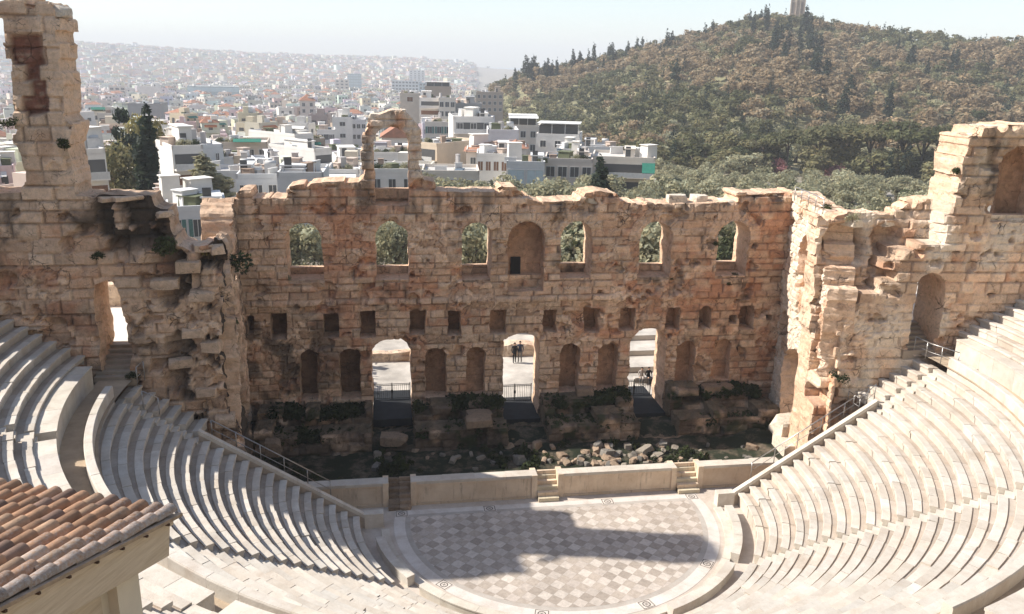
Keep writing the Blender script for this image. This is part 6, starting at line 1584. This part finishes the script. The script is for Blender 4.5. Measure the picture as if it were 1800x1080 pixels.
def vbox(mb, e0, e1, h0, h1, z0, zfun, m=0):
    pts = [(e0, h0), (e1, h0), (e1, h1), (e0, h1)]; vs = [C0+ed*e+up_h*h+np.array([0, 0, z0-C0[2]]) for e, h in pts]+[C0+ed*e+up_h*h+np.array([0, 0, zfun(h)]) for e, h in pts]
    mb.add(vs, [(3, 2, 1, 0), (4, 5, 6, 7), (0, 1, 5, 4), (1, 2, 6, 5), (2, 3, 7, 6), (3, 0, 4, 7)], m)
zf = lambda h: h*math.tan(rad(SDEG))-.08
mb = MB(); vbox(mb, .42, RW_, .40, RLn, 14.0, zf); mb.build("wall", M_WALLN, house)
mb = MB(); vbox(mb, .30, .62, .28, .62, 14.0, zf); mb.build("corner_post", M_WALLN, house)
mb = MB(); vbox(mb, .395, .44, .75, RLn-.2, 16.2, lambda h: h*math.tan(rad(SDEG))-.62); mb.build("slatted_panel", M_WOOD, house)
# ================================================================ PEOPLE
def skin_mesh(name, nodes, edges, mats, matf, sub=2):
    me = bpy.data.meshes.new(name); me.from_pydata([n[0] for n in nodes], edges, []); o = bpy.data.objects.new(name, me); COL.objects.link(o)
    md = o.modifiers.new("skin", 'SKIN'); md.use_smooth_shade = True
    for i, n in enumerate(nodes):
        sv = me.skin_vertices[0].data[i]; sv.radius = (n[1], n[1] if len(n) < 3 else n[2]); sv.use_root = (i == 0)
    sb = o.modifiers.new("sub", 'SUBSURF'); sb.levels = sub; sb.render_levels = sub
    dg = bpy.context.evaluated_depsgraph_get(); me2 = bpy.data.meshes.new_from_object(o.evaluated_get(dg)); bpy.data.objects.remove(o); bpy.data.meshes.remove(me)
    me2.name = name; me2.materials.clear()
    for m in mats: me2.materials.append(m)
    for p_ in me2.polygons: p_.material_index = matf(p_.center); p_.use_smooth = True
    return me2
M_SKIN = simple_mat("skin", (.50, .31, .22), .6, .05, 8); M_HAIR = simple_mat("dark_hair", (.025, .018, .014), .7, .2, 20)
def person(x, y, z, rz, label, top, legs, sit=False, hair=True, s=1.0, lean=0.0):
    e = empty("person", (x, y, z), label, "person", None, rz); e.scale = (s, s, s)
    hz = .47 if sit else .92
    N = [((0, 0, hz), .145, .11)]; E = []
    def add(p, r, par, r2=None): N.append((p, r, r2 or r)); E.append((par, len(N)-1)); return len(N)-1
    b1 = add((0, -.01-lean*.3, hz+.22), .14, 0, .10); ch = add((0, -lean*.7, hz+.42), .165, b1, .115); nk = add((0, -.01-lean, hz+.56), .055, ch)
    hd = add((0, -.03-lean, hz+.66), .085, nk, .095); ht = add((0, -.02-lean, hz+.79), .075, hd, .085)
    nose = add((0, -.125-lean, hz+.69), .016, hd)
    for sg in (-1, 1):
        sh = add((.19*sg, -lean*.8, hz+.48), .058, ch); el = add((.25*sg, -.05-lean*.6, hz+.22), .043, sh); wr = add((.19*sg if sit else .24*sg, -.22 if sit else -.14, hz+.06 if sit else hz+.0), .03, el); pm = add((.17*sg if sit else .235*sg, -.29 if sit else -.16, hz+.04 if sit else hz-.07), .034, wr, .018)
        for k in range(4): f1 = add(((.145+.016*k)*sg+(0 if sit else .04*sg), (-.35 if sit else -.175), (hz+.02 if sit else hz-.13-.006*(k % 2))), .0095, pm); add(((.143+.016*k)*sg+(0 if sit else .04*sg), (-.37 if sit else -.19), (hz-.02 if sit else hz-.17)), .008, f1)
        th_ = add(((.13 if sit else .195)*sg, (-.30 if sit else -.2), (hz+.06 if sit else hz-.08)), .0105, pm)
        if sit:
            hp = add((.09*sg, -.06, hz), .095, 0); kn = add((.11*sg, -.44, hz+.03), .066, hp); an = add((.11*sg, -.46, .09), .045, kn); add((.115*sg, -.62, .04), .04, an)
        else:
            hp = add((.09*sg, 0, hz-.06), .095, 0); kn = add((.10*sg, -.02+.03*sg, .49), .064, hp); an = add((.105*sg, .01+.05*sg, .09), .044, kn); add((.115*sg, -.13+.05*sg, .04), .04, an)
    def mf(c):
        if c.z > hz+.575: return 2
        if c.z > hz-.02 and not (abs(c.x) > .13 and c.y < -.235 and sit): return 0
        if not sit and abs(c.x) > .19 and c.z < hz-.03 and c.z > hz-.25: return 2
        if c.z < .075: return 3
        return 2 if sit and c.y < -.27 and c.z > hz+.0 and abs(c.x) > .12 and c.z > hz+.015 and abs(c.x) < .22 and c.y > -.39 else 1
    me = skin_mesh("body", N, E, [top, legs, M_SKIN, M_HAIR], mf); o = bpy.data.objects.new("body", me); COL.objects.link(o); o.parent = e
    if hair:
        V, Q_, C = [], [], []
        mb = MB(); n1, n2 = 10, 14; vs = []; fs = []
        for i in range(n1+1):
            t = PI*.62*i/n1
            for j in range(n2):
                a = 2*PI*j/n2; front = max(0, -math.sin(a)); tt = t*(1-.42*front); rr = 1.0
                vs.append((.098*math.sin(tt)*math.cos(a), -.02-lean+.112*math.sin(tt)*math.sin(a), hz+.70+.125*math.cos(tt)))
        for i in range(n1):
            for j in range(n2): fs.append((i*n2+j, i*n2+(j+1) % n2, (i+1)*n2+(j+1) % n2, (i+1)*n2+j))
        mb.add(vs, fs, 0, None, True); h_ = bpy.data.objects.new("hair", mb.mesh("hair", [M_HAIR])); COL.objects.link(h_); h_.parent = e
    return e
def cloth(c, n): return simple_mat(n, c, .85, .12, 12)
M_CB = cloth((.02, .02, .024), "black_cloth"); M_CN = cloth((.035, .045, .075), "navy_cloth"); M_CG = cloth((.16, .155, .15), "grey_cloth"); M_CL = cloth((.34, .30, .27), "pale_cloth")
PZ = 1.0
p1 = at_z(904, 638, PZ+.0); p2 = at_z(914, 638, PZ)
person(p1[0], p1[1], PZ, rad(12), "person in black jacket and dark trousers standing at the left in the middle gateway", M_CB, M_CB)
person(p2[0], p2[1]+.1, PZ, rad(-20), "taller person in dark navy clothes standing beside the other in the middle gateway", M_CN, M_CG, s=1.06)
p3 = at_z(1139, 672, PZ); p4 = at_z(1127, 672, PZ)
mb = MB(); mb.box(((p3[0]+p4[0])/2, (p3[1]+p4[1])/2+.12, PZ+.2), (1.6, .42, .40), 0); tag(mb.build("stone_bench", M_PLAZA), "low stone bench under the two seated people in the right gateway", "bench")
person(p3[0], p3[1], PZ-.03, rad(8), "person in black sitting on the bench in the right gateway", M_CB, M_CB, sit=True)
person(p4[0], p4[1], PZ-.03, rad(-15), "person in pale grey clothes sitting on the bench in the right gateway", M_CL, M_CG, sit=True, lean=.05)
# ================================================================ PARKED CARS
def car_proto():
    def prof(mb, pts, w, m):
        n = len(pts); vs = [(x, s*w/2*(1 if z < .85 else .84), z) for s in (-1, 1) for x, z in pts]; mb.add(vs, [tuple(range(n)), tuple(range(2*n-1, n-1, -1))]+[(i, n+i, n+(i+1) % n, (i+1) % n) for i in range(n)], m)
    a = MB(); prof(a, [(-2.05, .25), (-2.1, .62), (-2.0, .86), (-1.0, .95), (.85, .95), (1.95, .78), (2.1, .55), (2.05, .25)], 1.74, 0)
    b_ = MB(); prof(b_, [(-1.75, .95), (-1.25, 1.42), (.15, 1.45), (.95, .95)], 1.60, 0)
    c_ = MB(); prof(c_, [(-1.3, 1.40), (-1.15, 1.47), (.05, 1.49), (.2, 1.43)], 1.5, 0)
    w_ = MB(); w_.tube([(0, -.1, 0), (0, .1, 0)], .31, seg=14)
    return a, b_, c_, w_
ca_, cb_, cc_, cw_ = car_proto(); M_TYRE = simple_mat("tyre", (.02, .02, .02), .8, .2, 9)
cw_me = cw_.mesh("wheel", [M_TYRE]); cb_me = cb_.mesh("cabin_glass", [M_GLASS])
for i, (x, y, cname, cc) in enumerate([(1535, 288, "white", (.7, .7, .7)), (1552, 286, "silver", (.45, .46, .47)), (1575, 289, "white", (.68, .68, .66)), (1597, 290, "pale grey", (.5, .5, .49)), (1618, 292, "white", (.72, .71, .69)), (1560, 300, "silver", (.4, .41, .42)), (1285, 310, "white", (.7, .7, .7)), (1245, 308, "white", (.7, .69, .67))]):
    p = at_d(x, y, 231-4*(i > 4)-22*(i > 5)); z = gz(p[0], p[1]); m_, nt, b = new_mat(cname.replace(" ", "_")+"_paint"); b.inputs['Base Color'].default_value = (*cc, 1); b.inputs['Roughness'].default_value = .3
    e = empty("parked_car", (p[0], p[1], z+.02), f"{cname} car parked {['first from the left under the umbrella pines', 'second from the left under the umbrella pines', 'in the middle of the row under the umbrella pines', 'fourth in the row under the umbrella pines', 'nearest the right ruined tower', 'in front of the parked row', 'among the trees left of the pines', 'beside the houses below the hill'][i]}", "car", "cars parked at the foot of the hill", rad(70+i*23 if i > 4 else 100+5*i))
    child("body", ca_.mesh("body", [m_]), e, (0, 0, 0)); child("cabin_glass", cb_me, e, (0, 0, 0)); child("car_roof", cc_.mesh("car_roof", [m_]), e, (0, 0, 0))
    for wx in (-1.3, 1.3):
        for wy in (-.78, .78): child("wheel", cw_me, e, (wx, wy, .31))
# ================================================================ PLANTS ON THE RUINS
PL = [(1475, 660, YW-.25, .9, 'bush', 'bush', "green plant hanging on the sunlit right wall above the coping"), (1258, 426, YS-.25, .5, 'bush', 'bush', "dark tuft growing beside the rightmost upper window"), (1282, 499, YS-.25, .35, 'bush', 'bush', "small tuft below the rightmost upper window"), (1785, 422, YW-.25, .5, 'bush', 'bush', "dark tuft below the big right arched window"),
      (172, 446, YW-.3, .6, 'bush', 'bush', "dark tuft growing on the brown wall above the left doorway"), (112, 252, YW-.3, .7, 'bush', 'bush', "dark tuft on the broken tower's shoulder"), (12, 214, YW-.3, .7, 'bush', 'bush', "dark tuft on the left edge of the broken tower"), (232, 657, YW-.3, .6, 'bush', 'bush', "dark plant at the foot of the wall by the left steps"), (287, 430, YW-.1, 1.3, 'bush', 'bush', "dark plant in the hollow of the eroded left wall"), (402, 450, YW+2.2, 1.8, 'bush', 'bush', "dark plant hanging in the gap beside the eroded pier"), (400, 560, YW+2.0, 1.4, 'bush', 'bush', "dark plant lower down in the gap beside the eroded pier"),
      (1452, 366, 6.0, .8, 'bush', 'bush', "small green bush on top of the pale side wall"), (1500, 380, YW+1.2, .7, 'bush', 'olive', "dry grass tuft on the broken vault at the right"), (1682, 297, YW-.1, .6, 'bush', 'bush', "green tuft on the right broken tower"), (365, 440, YW+.6, .9, 'bush', 'yellow', "yellow-green tuft on top of the eroded pier"), (508, 487, YS+.3, .4, 'bush', 'olive', "tuft on the ledge of the leftmost upper window"), (1180, 488, YS+.4, .35, 'bush', 'bush', "tuft on the ledge of the second upper window from the right"), (1290, 484, YS+.5, .6, 'bush', 'bush', "tuft on the ledge of the rightmost upper window"), (1022, 490, YS+.4, .4, 'bush', 'bush', "tuft on the ledge right of the blind niche"),
      (1022, 470, YS+.7, .01, 'bush', 'bush', "")]
for i, (x, y, Y, s, kind, mat, lab) in enumerate(PL[:-1]):
    p = at_y(x, y, Y); tree("wall_plant", p[0], p[1], p[2]-s*.45, s, kind, mat, lab, None, i % 3, 420, .11, 1.15, cat="plant")
# overgrowth on the podium and the sunken stage
gr_ = np.random.default_rng(4); acc_V, acc_Q, acc_C, off = [], [], [], 0
def tuft(x, y, z, s, tint):
    global off
    n = 46; V, Q_, C = leaf_cloud([((0, 0, .35), np.array((.5, .5, .45)))], n, .30, gr_); acc_V.append(V*s+np.array((x, y, z))); acc_Q.append(Q_+off); acc_C.append(C*np.array(tint)); off += len(V)
for k in range(2000):
    x = gr_.uniform(-16.5, 16.8)
    if k < 900:
        y, z = gr_.uniform(10.6, 12.0), None
    elif k < 1500: y = gr_.uniform(8.9, 10.3)
    else: y = gr_.uniform(4.0, 9.0)
    if any(a-.2 < x < b+.2 for a, b in GX) and y > 8.5: continue
    m = float(fbm(np.array([x*.35]), np.array([y*.5]), 3, 4, 171)[0])
    if m < (.40 if k < 1500 else .50): continue
    if k >= 1500 and y < 5 and x > 0: continue
    z = 2.15+.9*(float(fbm(np.array([x*.28]), np.array([0.0]), 3, 3, 51)[0])-.5) if k < 900 else (1.1 if k < 1500 else sz(x, y))
    t = gr_.random(); tuft(x, y, z-.1, gr_.uniform(.35, .9) if k < 1500 else gr_.uniform(.3, .75), (.028+.03*t, .038+.035*t, .014+.012*t))
tag(link("stage_weeds", fast_mesh("stage_weeds", np.concatenate(acc_V), np.concatenate(acc_Q), M_FOREST, None, np.clip(np.concatenate(acc_C), 0, 1), False)), "dark green weeds overgrowing the podium and the sunken stage", "weeds", None, "stuff")
# ================================================================ HAZE
m_hz = bpy.data.materials.new("haze_air"); m_hz.use_nodes = True; nt = m_hz.node_tree
for n_ in list(nt.nodes): nt.nodes.remove(n_)
o_ = nt.nodes.new('ShaderNodeOutputMaterial'); v_ = nt.nodes.new('ShaderNodeVolumePrincipled'); v_.inputs['Color'].default_value = (.94, .955, .975, 1); v_.inputs['Density'].default_value = 0.00034; v_.inputs['Anisotropy'].default_value = 0.0
nt.links.new(v_.outputs[0], o_.inputs['Volume'])
mb = MB(); mb.box((0, 2000, 50), (9000, 9400, 260), 0)
hz_o = tag(mb.build("haze", m_hz), kind="stuff")
hz_o["label"] = "pale blue haze lying over the far city"; hz_o["category"] = "haze"
